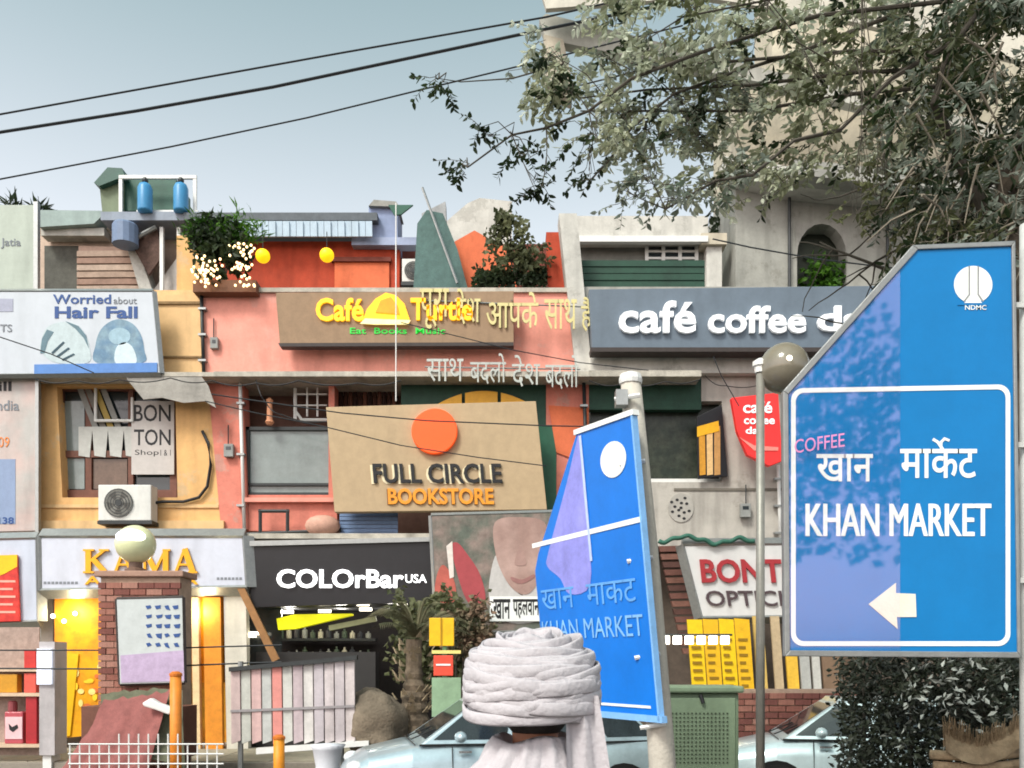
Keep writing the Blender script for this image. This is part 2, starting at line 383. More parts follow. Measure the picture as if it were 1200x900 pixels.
b = MB(); b.rect(270, 441, 640, 640, YF+0.75, 0.3); part('recess_wall', b, M('shaded_brown', '#6e5146', 0.85, 0.25, 4, 0.2, streak=0.3), PB)
b = MB(); b.box(W(238,0,YF)[0], W(677,0,YF)[0], YF+2.2, YF+8, 0.14, zpix(437)); part('rear_block', b, concrete, PB)
gw = part('window', MB().rect(290, 503, 387, 580, YF+0.12, 0.05), glass_g, PB)
for r in ((288, 500, 387, 504), (288, 500, 292, 582), (288, 566, 388, 569), (288, 577, 388, 583)):
    part('frame', MB().rect(*r, YF+0.06, 0.06), darksteel, gw)
part('sill', MB().rect(284, 583, 392, 588, YF-0.12, 0.14), pink, gw)
# brown curtains
for i in range(14):
    x = 388 + i*5.7
    part('curtain_fold', MB().tube([W(x, 443, YF+.5), W(x, 480, YF+.5)], 0.045, 6), M('curtain%d' % (i % 3), ('#4d3028', '#6a4437', '#3a2521')[i % 3], 0.9, 0.2, 8, 0.2), PB)
part('green_wall_panel', MB().rect(470, 444, 655, 505, YF+0.02, 0.06), green_d, PB)
part('green_door', MB().rect(626, 498, 652, 600, YF-0.02, 0.06), M('green_door_paint', '#255c45', 0.5, 0.2, 5, 0.1), PB)
# bracket and junk pipes under the ledge
for (a, c, r) in (((346, 455), (346, 492), .035), ((352, 492), (383, 492), .03), ((345, 480), (353, 491), .03), ((360, 450), (360, 488), .02), ((372, 450), (372, 488), .02), ((346, 462), (383, 462), .015), ((346, 475), (383, 475), .015)):
    part('bracket_bar', MB().tube([W(*a, YF+.2), W(*c, YF+.2)], r, 6), white_p, PB)
part('insulator', MB().lathe(W(316, 498, YF-.1), [(.05, 0), (.09, .05), (.06, .1), (.05, .42), (.07, .48), (.02, .52)], 10), M('insulator_clay', '#c78b68', 0.6, 0.15, 8, 0.1), PB)
# yellow arch above the bookshop board
for x0, x1 in ((514, 541), (545, 583), (587, 620)):
    pts = []
    f_ = lambda x: 458 + 16 * ((x - 567) / 55.0) ** 2
    for i in range(7):
        x = x0 + (x1 - x0) * i / 6; pts.append((x, f_(x)))
    pts += [(x1, 480), (x0, 480)]
    part('yellow_arch_panel', MB().prism(pts, YF-0.1, 0.1), M('arch_yellow', '#e3a72a', 0.5, 0.12, 6, 0.05), PB)
# --- grey building
GB = thing('grey_building', 'grey cement market building with long slate blue cafe board on its parapet', 'building', base(800))
b = MB(); b.rect(677, 336, 1240, 437, YF-0.02, 0.34); part('parapet', b, concrete, GB)
b = MB(); b.prism([(655, 250), (676, 250), (694, 437), (675, 437)], YF-0.16, 0.5); part('pilaster', b, palecon, GB)
b = MB(); b.rect(692, 408, 1240, 437, YF-0.22, 0.2); part('parapet_band', b, palecon, GB)
b = MB(); b.rect(690, 434, 822, 441, YF-0.5, 1.0); part('floor_ledge', b, ledge_m, GB)
b = MB(); b.rect(690, 565, 1240, 640, YF, 0.4); b.rect(846, 441, 1240, 565, YF, 0.4); b.rect(822, 437, 846, 470, YF, 0.4)
part('wall', b, M('light_cement', '#b3aea6', 0.9, 0.12, 3, 0.2, streak=0.4, patch='#9a958c'), GB)
b = MB(); b.rect(790, 572, 1240, 575, YF-0.02, 0.02); part('wall_groove', b, M('groove_dark', '#6d685f'), GB)
part('green_lintel', MB().rect(690, 441, 822, 480, YF+0.02, 0.2), green_d, GB)
wn = part('window', MB().rect(692, 470, 846, 565, YF+0.25, 0.05), M('mottled_glass', '#2a322b', 0.3, 0.5, 6, 0.1, hue2='#3d4238'), GB)  # dark green glass mottled by noise
part('frame', MB().rect(752, 470, 757, 565, YF+0.18, 0.07), darksteel, wn); part('frame', MB().rect(690, 561, 846, 566, YF+0.18, 0.07), white_p, wn)
b = MB(); b.box(W(679,0,YF)[0], W(1240,0,YF)[0], YF+2.2, YF+8, 0.14, zpix(437)); part('rear_block', b, concrete, GB)
vent = part('vent', MB().ell(798, 595, 15, 17, YF-0.02, 0.02), M('vent_plate', '#a5a19a', 0.8), GB)
for k in range(13):
    a = k * 2.399; rr = 3.6 * math.sqrt(k)
    part('vent_hole', MB().ell(798 + rr*math.cos(a), 595 + rr*1.1*math.sin(a), 2.0, 1.6, YF-0.026, 0.005, 8), black_p, vent)
# louvres left of the opticians sign
for i in range(14):
    y = 640 + i * 9.2; x = 772 + i*2.1
    part('louvre', MB().prism([(x, y), (x+44, y-1), (x+46, y+5.6), (x+2, y+6.6)], YF-0.3 + (i % 3)*0.03, 0.12), M('louvre_brown%d' % (i % 3), ('#6b463d', '#7c564a', '#573a33')[i % 3], 0.7, 0.25, 7, 0.2), GB)
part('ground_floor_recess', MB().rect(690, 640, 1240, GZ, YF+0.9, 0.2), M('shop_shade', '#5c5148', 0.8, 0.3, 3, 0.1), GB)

# --- roof terraces --------------------------------------------------------------
# ochre building terrace
TY = 20.2
b = MB(); b.rect(-80, 262, 240, 420, TY, 0.3); part('terrace_wall', b, M('terrace_beige', '#bda898', 0.9, 0.2, 3, 0.2, streak=0.3), OB)
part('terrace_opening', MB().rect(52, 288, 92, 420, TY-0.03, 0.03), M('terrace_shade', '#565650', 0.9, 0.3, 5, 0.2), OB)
part('terrace_beam', MB().rect(48, 267, 122, 276, TY-0.35, 0.3), palecon, OB)
part('terrace_awning', MB().prism([(44, 246), (126, 247), (110, 262), (46, 266)], TY-0.5, 0.4), M('teal_sheet', '#8fa09d', 0.6, 0.15, 5, 0.1, streak=0.2), OB)
part('terrace_cladding', MB().prism([(92, 288), (160, 290), (178, 420), (92, 420)], TY-0.25, 0.2), M('terrace_cladding', '#8c7468', 0.9, 0.25, 5, 0.3), OB)
for i in range(6):
    y = 294 + i*8.2
    part('plank', MB().prism([(90, y), (140+rnd.uniform(-6, 20), y-0.6), (165+i*2, y), (166+i*2, y+6), (90, y+6.4)], TY-0.34-0.01*(i % 2), 0.08), M('plank%d' % (i % 3), ('#a58f80', '#94796b', '#b09c8d')[i % 3], 0.9, 0.25, 6, 0.3), OB)
part('stair_slab', MB().prism([(146, 282), (157, 280), (180, 345), (165, 345)], TY-0.6, 0.5), palecon, OB)
part('stair_side', MB().prism([(176, 345), (206, 304), (214, 292), (236, 292), (240, 345)], TY-0.5, 0.3), M('stair_white', '#b9b3ae', 0.9, 0.15, 4, 0.2, streak=0.3), OB)
part('cane_screen', MB().prism([(154, 286), (184, 268), (190, 300), (174, 322)], TY-0.7, 0.08), M('cane_brown', '#5f4a42', 0.9, 0.4, 14, 0.5), OB)
part('stair_rail', MB().tube([W(152, 283, TY-.8), W(183, 266, TY-.8)], 0.05, 6), steel, OB)
for x in (187, 207): part('post', MB().rect(x, 266, x+4, 345, TY-0.75, 0.08), white_p, OB)
part('terrace_pillar', MB().rect(207, 276, 240, 345, YF+0.4, 0.5), ochre, OB)
part('roof_edge', MB().rect(118, 248, 245, 258, TY-0.9, 1.2), M('bluegrey_roof', '#8f98a5', 0.8, 0.15, 4, 0.1, streak=0.2), OB)
part('blue_drum', MB().lathe(W(147, 288, TY-.9), [(.02, 0), (.27, .01), (.27, .42), (.24, .46), (.02, .47)], 14), M('blue_drum', '#6d7f9c', 0.5, 0.15, 6, 0.05), OB)
# pink building terrace
b = MB(); b.rect(236, 283, 468, 345, TY-0.6, 0.25); part('terrace_wall', b, terracotta, PB)
part('terrace_wall_panel', MB().rect(392, 305, 456, 345, TY-0.66, 0.05), orangewash, PB)
part('panel_shelf', MB().rect(388, 301, 458, 306, TY-0.72, 0.1), M('dark_shelf', '#6e3325'), PB)
part('roof_slab', MB().rect(215, 249, 442, 258, TY-1.0, 2.0), M('dark_roof', '#5f656b', 0.8, 0.2, 5, 0.2), PB)
for i in range(24):                                     # ribbed blue sheet under the roof slab
    x = 242 + i*8.1
    part('sheet_rib', MB().prism([(x, 259), (x+7.6, 259), (x+7.9, 277), (x+0.3, 277)], TY-1.0-0.04*(i % 2), 0.05), M('pale_blue_sheet', '#a9bccb', 0.5, 0.12, 6, 0.05, streak=0.15), PB)
part('blue_wall', MB().rect(432, 242, 466, 283, TY-0.8, 0.8), M('blue_wall', '#8996b5', 0.8, 0.12, 4, 0.1, streak=0.2), PB)
part('blue_band', MB().rect(412, 278, 492, 287, TY-0.82, 0.3), M('blue_band', '#9aa5bf', 0.8, 0.12, 4, 0.1), PB)
part('roof_hut', MB().prism([(432, 241), (438, 234), (464, 236), (468, 242)], TY-0.9, 0.8), concrete, PB)
part('green_roof_sheet', MB().prism([(455, 240), (484, 240), (470, 251), (462, 252)], TY-1.1, 0.05), M('green_sheet', '#2c5a4a', 0.6), PB)
part('rear_gable', MB().prism([(520, 262), (548, 238), (562, 232), (600, 236), (600, 345), (520, 345)], TY+0.9, 0.3), palecon, PB)
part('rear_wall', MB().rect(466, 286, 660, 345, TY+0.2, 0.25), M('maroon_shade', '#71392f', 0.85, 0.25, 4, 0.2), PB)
part('slanted_wall', MB().prism([(531, 284), (556, 270), (602, 296), (606, 345), (547, 345)], TY-0.6, 0.3), orangewash, PB)
part('terrace_pier', MB().prism([(640, 272), (659, 272), (664, 345), (642, 345)], YF+0.3, 0.4), terracotta, PB)
part('grey_post', MB().prism([(494, 250), (522, 236), (526, 345), (500, 345)], TY-0.2, 0.3), M('weathered_post', '#a3a5a6', 0.9, 0.2, 4, 0.2, streak=0.3), PB)
# grey building terrace
part('roof_slab', MB().rect(660, 253, 830, 283, TY-0.4, 2), palecon, GB)
part('roof_fascia', MB().rect(662, 276, 830, 283, TY-0.55, 0.14), white_p, GB)
part('terrace_wall', MB().rect(676, 283, 830, 345, TY-0.1, 0.3), M('terrace_grey', '#7e7f7a', 0.9, 0.2, 4, 0.2, streak=0.3), GB)
wn = part('terrace_window', MB().rect(756, 283, 818, 306, TY-0.14, 0.03), glass_d, GB)
for k in range(4): part('frame', MB().rect(756+k*19.5, 283, 760+k*19.5, 308, TY-0.2, 0.05), white_p, wn)
for k in range(3): part('frame', MB().rect(756, 285+k*8, 818, 287.5+k*8, TY-0.19, 0.04), white_p, wn)
for k in range(5):
    part('green_rail_board', MB().rect(678, 305+k*8, 826, 312+k*8, YF+0.5+0.02*(k % 2), 0.06), green_d, GB)

# --- concrete canopy building at right ----------------------------------------
CY = 19.6
CB = thing('concrete_building', 'weathered grey concrete block with projecting canopy beams behind the tree', 'building', base(960, CY, 0))
b = MB()
b.rect(862, 195, 934, 860, CY, 3.0); b.rect(934, 195, 1300, 262, CY, 3.0); b.rect(992, 262, 1300, 860, CY, 3.0)
pts = [(934, 262), (992, 262)]
for i in range(9): pts.append((992 - 58*i/8.0, 262 + 0.0*i))
part('wall', b, M('smoky_concrete', '#9a9a93', 0.9, 0.2, 1.6, 0.25, streak=0.35, patch='#838179'), CB)
pts = [(934, 345), (934, 300)] + [(963 - 29*math.cos(math.pi*i/10), 300 - 38*math.sin(math.pi*i/10)) for i in range(11)] + [(992, 300), (992, 345)]
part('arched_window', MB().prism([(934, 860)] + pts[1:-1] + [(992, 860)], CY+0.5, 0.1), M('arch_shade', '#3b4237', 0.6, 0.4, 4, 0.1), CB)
part('arch_spandrel', MB().prism([(933, 261), (993, 261), (993, 305)] + [(963 + 29*math.cos(math.pi*i/10), 300 - 38*math.sin(math.pi*i/10)) for i in range(11)] + [(933, 305)], CY-0.01, 0.4), concrete, CB)
part('arch_sill', MB().rect(930, 386, 996, 400, CY-0.06, 0.5), palecon, CB)
part('column', MB().rect(828, 285, 846, 437, CY+0.2, 0.5), palecon, CB)
part('column_capital', MB().rect(822, 273, 852, 286, CY+0.1, 0.7), beigecon, CB)
part('upper_wall', MB().prism([(862, 95), (1300, 190), (1300, 197), (862, 197)], CY+0.4, 2.2), beigecon, CB)
part('top_wall', MB().prism([(905, -60), (1300, -60), (1300, 192), (905, 106)], CY+0.8, 1.5), beigecon, CB)
part('cornice', MB().prism([(850, 183), (930, 196), (1300, 232), (1300, 250), (930, 214), (850, 196)], CY-0.7, 0.8), palecon, CB)
part('cornice', MB().prism([(930, 186), (1300, 226), (1300, 244), (930, 204)], CY-1.1, 0.45), concrete, CB)
part('canopy_beam', MB().prism([(632, 22), (640, 16), (910, 84), (1300, 178), (1300, 196), (910, 100), (640, 46)], CY-0.9, 0.25), M('canopy_concrete', '#b4b3aa', 0.9, 0.18, 1.6, 0.25, streak=0.25), CB)
part('beam_end', MB().prism([(637, 40), (660, 46), (672, 104), (641, 92)], CY-0.95, 0.7), M('canopy_end', '#b5ad9c', 0.9, 0.18, 2, 0.25), CB)
if False: part('soffit', MB().prism([(640, 40), (910, 98), (905, 150), (700, 96)], CY+0.2, 0.3), M('soffit', '#9d9c94', 0.9, 0.2, 1.6, 0.2, streak=0.2), CB)
part('upper_canopy', MB().prism([(622, -50), (1300, -50), (1300, 96), (985, 22), (820, -4), (640, 10)], CY-1.6, 0.12), M('upper_canopy_plaster', '#cac5b8', 0.9, 0.18, 1.5, 0.2, streak=0.2), CB)
for x in (925, 1040): part('downpipe', MB().tube([W(x, 200, CY-.1), W(x, 437, CY-.1)], 0.035, 8), darksteel, CB)
# ------------------------------------------------------------------ signs on the facade
def board(name, label, pts, Y, d, m, edge=None, cat='sign', grp=None):
    a = np.array([W(x, y, Y) for x, y in pts]); t = thing(name, label, cat, (float(a[:, 0].mean()), Y, float(a[:, 2].min())), grp)
    part('board', MB().prism(pts, Y, d), m, t, bevel=0.008)
    if edge:
        n = len(pts)
        for i in range(n):
            p, q = Vector(W(*pts[i], Y)), Vector(W(*pts[(i+1) % n], Y))
            b = MB().tube([p + Vector((0, d*0.45, 0)), q + Vector((0, d*0.45, 0))], d*0.62, 4); part('edge_strip', b, edge, t)
    return t
# cafe turtle
CT = board('wooden_sign', 'wide tan wooden board with glowing yellow cafe name on pink parapet', [(323, 343), (602, 341), (602, 403), (328, 404)], YF-0.42, 0.16, woodboard)
part('edge_strip', MB().prism([(326, 402), (602, 401), (602, 405), (328, 406)], YF-0.44, 0.2), edge_d, CT)
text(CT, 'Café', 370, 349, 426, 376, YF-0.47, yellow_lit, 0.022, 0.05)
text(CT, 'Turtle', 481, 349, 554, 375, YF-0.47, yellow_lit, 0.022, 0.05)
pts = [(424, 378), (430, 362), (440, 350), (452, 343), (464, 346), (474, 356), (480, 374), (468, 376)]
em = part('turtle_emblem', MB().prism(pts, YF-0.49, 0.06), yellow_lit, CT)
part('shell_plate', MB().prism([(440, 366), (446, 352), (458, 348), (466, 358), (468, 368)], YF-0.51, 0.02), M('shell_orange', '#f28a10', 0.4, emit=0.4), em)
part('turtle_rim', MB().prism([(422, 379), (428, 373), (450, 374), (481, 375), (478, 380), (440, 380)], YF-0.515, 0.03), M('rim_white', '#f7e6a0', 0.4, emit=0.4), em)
text(CT, 'Eat  Books  Music', 410, 384, 522, 391, YF-0.435, green_lit, 0.008, 0.015)
# full circle bookstore
FC = board('bookshop_sign', 'beige board with bright orange disc and bookstore lettering', [(382, 477), (628, 470), (641, 597), (392, 600)], YF-0.75, 0.2, beigeboard)
b = MB(); a = [W(509 + 27*math.cos(2*math.pi*i/40), 505 + 27*math.sin(2*math.pi*i/40), YF-0.86) for i in range(40)]
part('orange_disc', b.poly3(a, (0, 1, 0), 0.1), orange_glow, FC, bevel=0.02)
text(FC, 'FULL CIRCLE', 438, 543, 589, 566, YF-0.80, black_p, 0.02, 0.05, slant=-2)
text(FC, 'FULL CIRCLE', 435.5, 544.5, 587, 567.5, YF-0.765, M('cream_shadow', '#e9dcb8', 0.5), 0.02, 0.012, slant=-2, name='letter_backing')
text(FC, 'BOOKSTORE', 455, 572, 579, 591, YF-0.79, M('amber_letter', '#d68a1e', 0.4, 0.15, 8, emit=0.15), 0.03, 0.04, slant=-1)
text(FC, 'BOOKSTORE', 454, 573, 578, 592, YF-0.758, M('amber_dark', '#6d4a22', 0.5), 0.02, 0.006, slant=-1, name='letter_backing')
# hair fall hoarding
HF = board('billboard', 'white hair loss advert hoarding with two grey blue heads and blue strip', [(-30, 341), (179, 341), (188, 437), (-30, 439)], YF-0.5, 0.1, M('hoarding_white', '#bcc2ca', 0.55, 0.06, 3, 0.03, streak=0.08), steel)
part('blue_strip', MB().prism([(40, 427), (184, 425), (184, 436), (40, 438)], YF-0.52, 0.02), M('strip_blue', '#4f7fc0', 0.5, 0.12, 6), HF)
text(HF, 'Worried', 62, 345, 130, 356, YF-0.51, navy_p, 0.016, 0.008)
text(HF, 'about', 133, 348, 160, 356, YF-0.51, greyprint, 0.0, 0.008, letters=False)
text(HF, 'Hair Fall', 64, 359, 161, 373, YF-0.51, navy_p, 0.028, 0.008)
text(HF, 'TS', 0, 380, 14, 389, YF-0.51, greyprint, 0.01, 0.008, letters=False)
part('grey_patch', MB().rect(-30, 350, 15, 365, YF-0.508, 0.006), M('patch_lilac', '#a3a6b8'), HF)
h1 = part('printed_head', MB().prism(smooth([(48, 412), (49, 397), (54, 385), (64, 379), (78, 377), (92, 382), (101, 394), (105, 408), (103, 425), (66, 425)]), YF-0.506, 0.004), M('print_pale', '#b4c2c6', 0.6, 0.15, 6), HF)
part('printed_hair', MB().prism([(47, 414), (49, 397), (55, 386), (63, 389), (56, 400), (52, 414)], YF-0.510, 0.004), M('print_slate', '#5c7884', 0.6, 0.2, 8), h1)
part('printed_hair', MB().prism([(76, 376), (92, 382), (101, 393), (104, 408), (98, 396), (88, 385)], YF-0.510, 0.004), M('print_slate'  , '#5c7884'), h1)
for k in range(3): part('printed_finger_line', MB().prism([(60+k*6, 413+k*4), (74+k*6, 400+k*7), (76+k*6, 401.5+k*7), (62+k*6, 415+k*4)], YF-0.512, 0.004), M('print_dark', '#39505c'), h1)
h2 = part('printed_head', MB().prism(smooth([(113, 425), (112, 404), (117, 388), (127, 378), (140, 374), (155, 379), (165, 392), (169, 410), (167, 425)]), YF-0.506, 0.004), M('print_blue', '#5d7e99', 0.6, 0.25, 6, hue2='#7f9bab'), HF)
part('printed_face', MB().prism(smooth([(136, 426), (136, 408), (146, 401), (156, 408), (159, 426)]), YF-0.510, 0.004), M('print_face', '#c6d5dc'), h2)
part('printed_crown', MB().ell(140, 394, 13, 10, YF-0.510, 0.004), M('print_crown', '#93b0bf', 0.6, 0.2, 8), h2)
# panels at the far left
t = board('information_panel', 'grey green notice panel with faint black word above the advert hoarding', [(-40, 240), (40, 240), (41, 340), (-40, 340)], YF-0.3, 0.06, M('panel_greygreen', '#aab3a8', 0.6, 0.1, 3, streak=0.15), None)
part('edge_strip', MB().rect(39, 236, 44, 341, YF-0.34, 0.1), steel, t)
text(t, 'Jatia', 1, 279, 24, 291, YF-0.31, greyprint, 0.004, 0.01, letters=False)
t = board('address_panel', 'pinkish grey address panel with blue block under the advert hoarding', [(-40, 441), (43, 441), (44, 622), (-40, 624)], YF-0.3, 0.06, M('panel_pinkgrey', '#c2aca6', 0.6, 0.12, 2, streak=0.2, hue2='#b3b0ac'), None)
part('edge_strip', MB().rect(41, 438, 45, 624, YF-0.34, 0.1), steel, t)
part('blue_block', MB().rect(-40, 538, 18, 614, YF-0.306, 0.008), M('block_blue', '#8495b4', 0.6, 0.12, 3), t)
text(t, 'India', -8, 469, 22, 481, YF-0.31, greyprint, 0.006, 0.01, letters=False)
text(t, 'ill', -2, 447, 13, 458, YF-0.31, black_p, 0.02, 0.01, letters=False)
text(t, '09', -2, 512, 11, 524, YF-0.31, M('orange_print', '#d8864e'), 0.0, 0.01, letters=False)
text(t, '138', -2, 606, 16, 614, YF-0.312, navy_p, 0.02, 0.01, letters=False)
# cafe coffee day board and letters
CD = board('coffee_shop_sign', 'long slate blue board with white rounded cafe letters on grey parapet', [(690, 339), (1090, 334), (1090, 409), (694, 409)], YF-0.62, 0.3, M('slate_board', '#626f7c', 0.55, 0.1, 4, 0.05, streak=0.12))
part('edge_strip', MB().prism([(692, 407), (1090, 407), (1090, 412), (693, 412)], YF-0.64, 0.34), edge_d, CD)
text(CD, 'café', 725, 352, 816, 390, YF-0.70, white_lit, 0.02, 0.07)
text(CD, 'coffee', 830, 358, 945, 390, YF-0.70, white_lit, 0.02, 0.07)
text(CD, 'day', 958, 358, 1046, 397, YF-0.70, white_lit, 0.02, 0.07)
# red square coffee sign
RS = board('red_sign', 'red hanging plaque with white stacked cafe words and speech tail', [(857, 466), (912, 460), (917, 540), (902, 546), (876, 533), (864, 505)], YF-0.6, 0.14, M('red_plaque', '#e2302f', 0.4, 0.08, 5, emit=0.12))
for s_, r in (('café', (871, 470, 905, 484)), ('coffee', (872, 487, 908, 497)), ('day', (874, 500, 896, 511))): text(RS, s_, *r, YF-0.62, white_lit, 0.015, 0.02, letters=False)
part('speech_swoosh', MB().prism([(866, 512), (884, 522), (912, 524), (912, 528), (884, 528)], YF-0.615, 0.02), M('swoosh', '#f08a80', 0.5), RS)
part('arm', MB().tube([W(880, 470, YF-.5), W(880, 470, YF)], 0.03, 6), darksteel, RS)
# black and yellow vertical poster
PO = board('vertical_poster', 'narrow black poster with amber strips beside the mottled window', [(817, 488), (846, 474), (853, 558), (818, 561)], YF-0.15, 0.06, black)
for k in range(3): part('amber_strip', MB().prism([(819+k*9, 503-k*1.5), (826+k*9, 502-k*1.5), (827+k*8.6, 556), (820+k*8.6, 557)], YF-0.16, 0.01), M('amber%d' % k, ('#c98d28', '#d9b27a', '#b98a50')[k], 0.6, 0.25, 12), PO)
part('amber_head', MB().prism([(817, 500), (842, 493), (843, 505), (817, 512)], YF-0.168, 0.01), M('amber_head', '#e0a81c'), PO)
# opticians sign
BO = board('opticians_sign', 'white opticians fascia with maroon capital letters above yellow banners', [(800, 638), (990, 636), (1000, 722), (822, 724)], YF-0.75, 0.2, M('optician_white', '#c9c9c8', 0.55, 0.06, 3, 0.03, streak=0.12), steel)
text(BO, 'BONTON', 823, 655, 972, 683, YF-0.80, redwhite, 0.024, 0.05, slant=-3)
text(BO, 'OPTICIANS', 829, 692, 976, 710, YF-0.79, M('optician_grey', '#4b3c40', 0.5), 0.006, 0.035, slant=-3)
# kama ayurveda fascia
KA = board('shop_fascia', 'lilac white ayurveda shop fascia with gold capital letters', [(46, 628), (286, 628), (290, 688), (47, 692)], YF-0.7, 0.25, lilacw, steel)
def serif(parent, strokes, x0, y0, x1, y1, Y, m):
    b = MB()
    for (ax, ay, bx, by, wd) in strokes:
        p = Vector((x0 + ax*(x1-x0), y0 + ay*(y1-y0))); q = Vector((x0 + bx*(x1-x0), y0 + by*(y1-y0)))
        d = (q-p).normalized(); n_ = Vector((-d.y, d.x)) * wd
        b.prism([tuple(p-n_), tuple(q-n_), tuple(q+n_), tuple(p+n_)], Y - 0.001*len(b.v)/8, 0.05)
    part('letter', b, m, parent)
Kst = [(.2, 0, .2, 1, 3.2), (.22, .55, .82, .03, 1.5), (.4, .42, .85, .97, 3.0), (0, 0.02, .42, .02, 1.1), (0, .98, .42, .98, 1.1), (.62, .02, 1, .02, 1.1), (.62, .98, 1, .98, 1.1)]
Ast = [(.5, 0, .16, .97, 1.5), (.5, 0, .82, .97, 3.4), (.3, .66, .7, .66, 1.2), (0, .98, .33, .98, 1.1), (.64, .98, 1, .98, 1.1)]
Mst = [(.15, 0, .15, 1, 1.4), (.15, 0, .5, .92, 3.0), (.5, .92, .85, 0, 1.5), (.85, 0, .85, 1, 3.2), (0, .98, .3, .98, 1.1), (.7, .98, 1, .98, 1.1), (0, .02, .25, .02, 1.1), (.75, .02, 1, .02, 1.1)]
serif(KA, Kst, 97, 644, 127, 671, YF-0.76, gold); serif(KA, Ast, 130, 643, 160, 671, YF-0.76, gold)
serif(KA, Mst, 164, 644, 199, 671, YF-0.76, gold); serif(KA, Ast, 201, 643, 231, 671, YF-0.76, gold)
text(KA, 'AYURVEDA', 99, 675, 232, 685, YF-0.735, gold, 0.02, 0.03)
for k in range(9): part('small_print', MB().rect(51+k*4.6, 681.5, 54.2+k*4.6, 684.5, YF-0.706, 0.006), greyprint, KA)
for k in range(7): part('small_print', MB().rect(254+k*4.4, 676.5, 257+k*4.4, 679.5, YF-0.706, 0.006), greyprint, KA)
# neighbouring fascia at the frame edge
t = board('shop_fascia', 'plain lilac white fascia beside red poster at left edge', [(-40, 632), (43, 630), (45, 728), (-40, 732)], YF-0.68, 0.2, M('lilac_fascia2', '#bcc3d2', 0.55, 0.08, 3, streak=0.12), steel)
t = board('red_poster', 'red poster with yellow corner at the left edge of the fascia', [(-40, 652), (20, 650), (23, 728), (-40, 730)], YF-0.75, 0.05, M('poster_red', '#d63a2e', 0.5, 0.2, 10, hue2='#c02a24'), None, 'poster')
part('yellow_corner', MB().prism([(-40, 652), (20, 650), (20, 664), (6, 672), (-40, 690)], YF-0.757, 0.006), yel, t)
for k in range(5): part('print_line', MB().rect(-20, 680+k*9, 18-3*(k % 2), 682.5+k*9, YF-0.757, 0.006), M('pale_red', '#f0a898'), t)
# colorbar
CBR = board('cosmetics_sign', 'black fascia with glowing white cosmetics shop letters', [(291, 640), (520, 634), (524, 705), (294, 712)], YF-0.6, 0.2, black)
part('edge_strip', MB().prism([(289, 634), (520, 629), (520, 634), (289, 640)], YF-0.66, 0.3), steel, CBR)
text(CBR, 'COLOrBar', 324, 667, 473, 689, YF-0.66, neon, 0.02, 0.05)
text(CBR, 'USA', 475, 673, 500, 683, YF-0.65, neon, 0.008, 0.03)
t = thing('devanagari_ghost_slogan', 'pale yellow Hindi slogan reflection built as letters across the pink parapet', 'lettering', W(590, 388, YF-.6))  # ghosted slogan reflection built as solid letters, with added rail and studs
yl = M('pale_yellow_letter', '#cfc48a', 0.6, 0.12, 6)
for s_, r in (('पूरा', (492, 338, 526, 385)), ('देश', (533, 338, 563, 380)), ('आपके', (570, 342, 631, 384)), ('साथ', (638, 350, 676, 386)), ('है', (681, 348, 694, 388))):
    text(t, s_, *r, YF-0.47, yl, 0.004, 0.03)
for i, (x, y) in enumerate(((500, 350), (550, 350), (600, 352), (660, 358))): part('stud', MB().tube([W(x, y, YF-.53), W(x, y, YF-.02)], 0.012, 5), steel, t)
part('mount_rail', MB().tube([W(490, 352, YF-.44), W(694, 360, YF-.44)], 0.014, 6), steel, t)
t = thing('devanagari_ghost_letters', 'white Hindi slogan reflection built as letters along the pink parapet ledge', 'lettering', W(590, 458, YF-.6))  # second ghosted slogan reflection, also built as letters on an added rail
for s_, r in (('साथ', (500, 420, 543, 447)), ('बदलो', (551, 414, 593, 450)), ('देश', (600, 416, 633, 453)), ('बदलो', (639, 416, 678, 456))):
    text(t, s_, *r, YF-0.535, M('slogan_grey', '#b4b8b2', .6), 0.0, 0.02)
part('mount_rail', MB().tube([W(498, 430, YF-.51), W(680, 433, YF-.51)], 0.014, 6), steel, t)

# ------------------------------------------------------------------ KHAN MARKET sign, near right
SY = 5.0
KS = thing('direction_sign', 'large blue chamfered road sign with white border, arrow and market name', 'sign', (W(1225, 0, SY)[0], SY+0.1, 0))
out = [(1076, 292), (1186, 288), (1193, 764), (926, 762), (924, 462)]
fro = [(1070, 287), (1190, 282), (1197, 771), (920, 769), (918, 458)]
part('back_plate', MB().prism(fro, SY+0.012, 0.05), M('sign_back', '#5c6062', 0.5, 0.1, 6, metal=0.4), KS)
part('panel', MB().prism(out, SY, 0.02), signblue, KS, label='blue sign face')
n = len(out)
for i in range(n):
    p, q, q2, p2 = out[i], out[(i+1) % n], fro[(i+1) % n], fro[i]
    part('frame', MB().prism([p, q, q2, p2], SY-0.012, 0.045), M('sign_frame_alu', '#8f9190', 0.4, 0.15, 10, metal=0.4), KS, bevel=0.004)
def rounded(x0, y0, x1, y1, r, k=6, tl=None):
    pts = []
    for cx, cy, a0 in ((x1-r, y0+r, -90), (x1-r, y1-r, 0), (x0+r, y1-r, 90), (x0+r, y0+r, 180)):
        for i in range(k+1):
            a = R(a0 + 90*i/k); pts.append((cx + r*math.cos(a), cy + r*math.sin(a)))
    return pts
o_ = rounded(927, 455, 1184, 757, 14); i_ = rounded(932.5, 460.5, 1178.5, 751.5, 10)
o_ = [(x, y - (x-927)*0.018*(1 if y < 600 else 0)) for x, y in o_]; i_ = [(x, y - (x-927)*0.018*(1 if y < 600 else 0)) for x, y in i_]
b = MB(); k = len(o_); vs = [W(x, y, SY-0.003) for x, y in o_] + [W(x, y, SY-0.003) for x, y in i_]
b.add(vs, [(i, (i+1) % k, (i+1) % k + k, i+k) for i in range(k)])
part('white_border', b, white_s, KS)
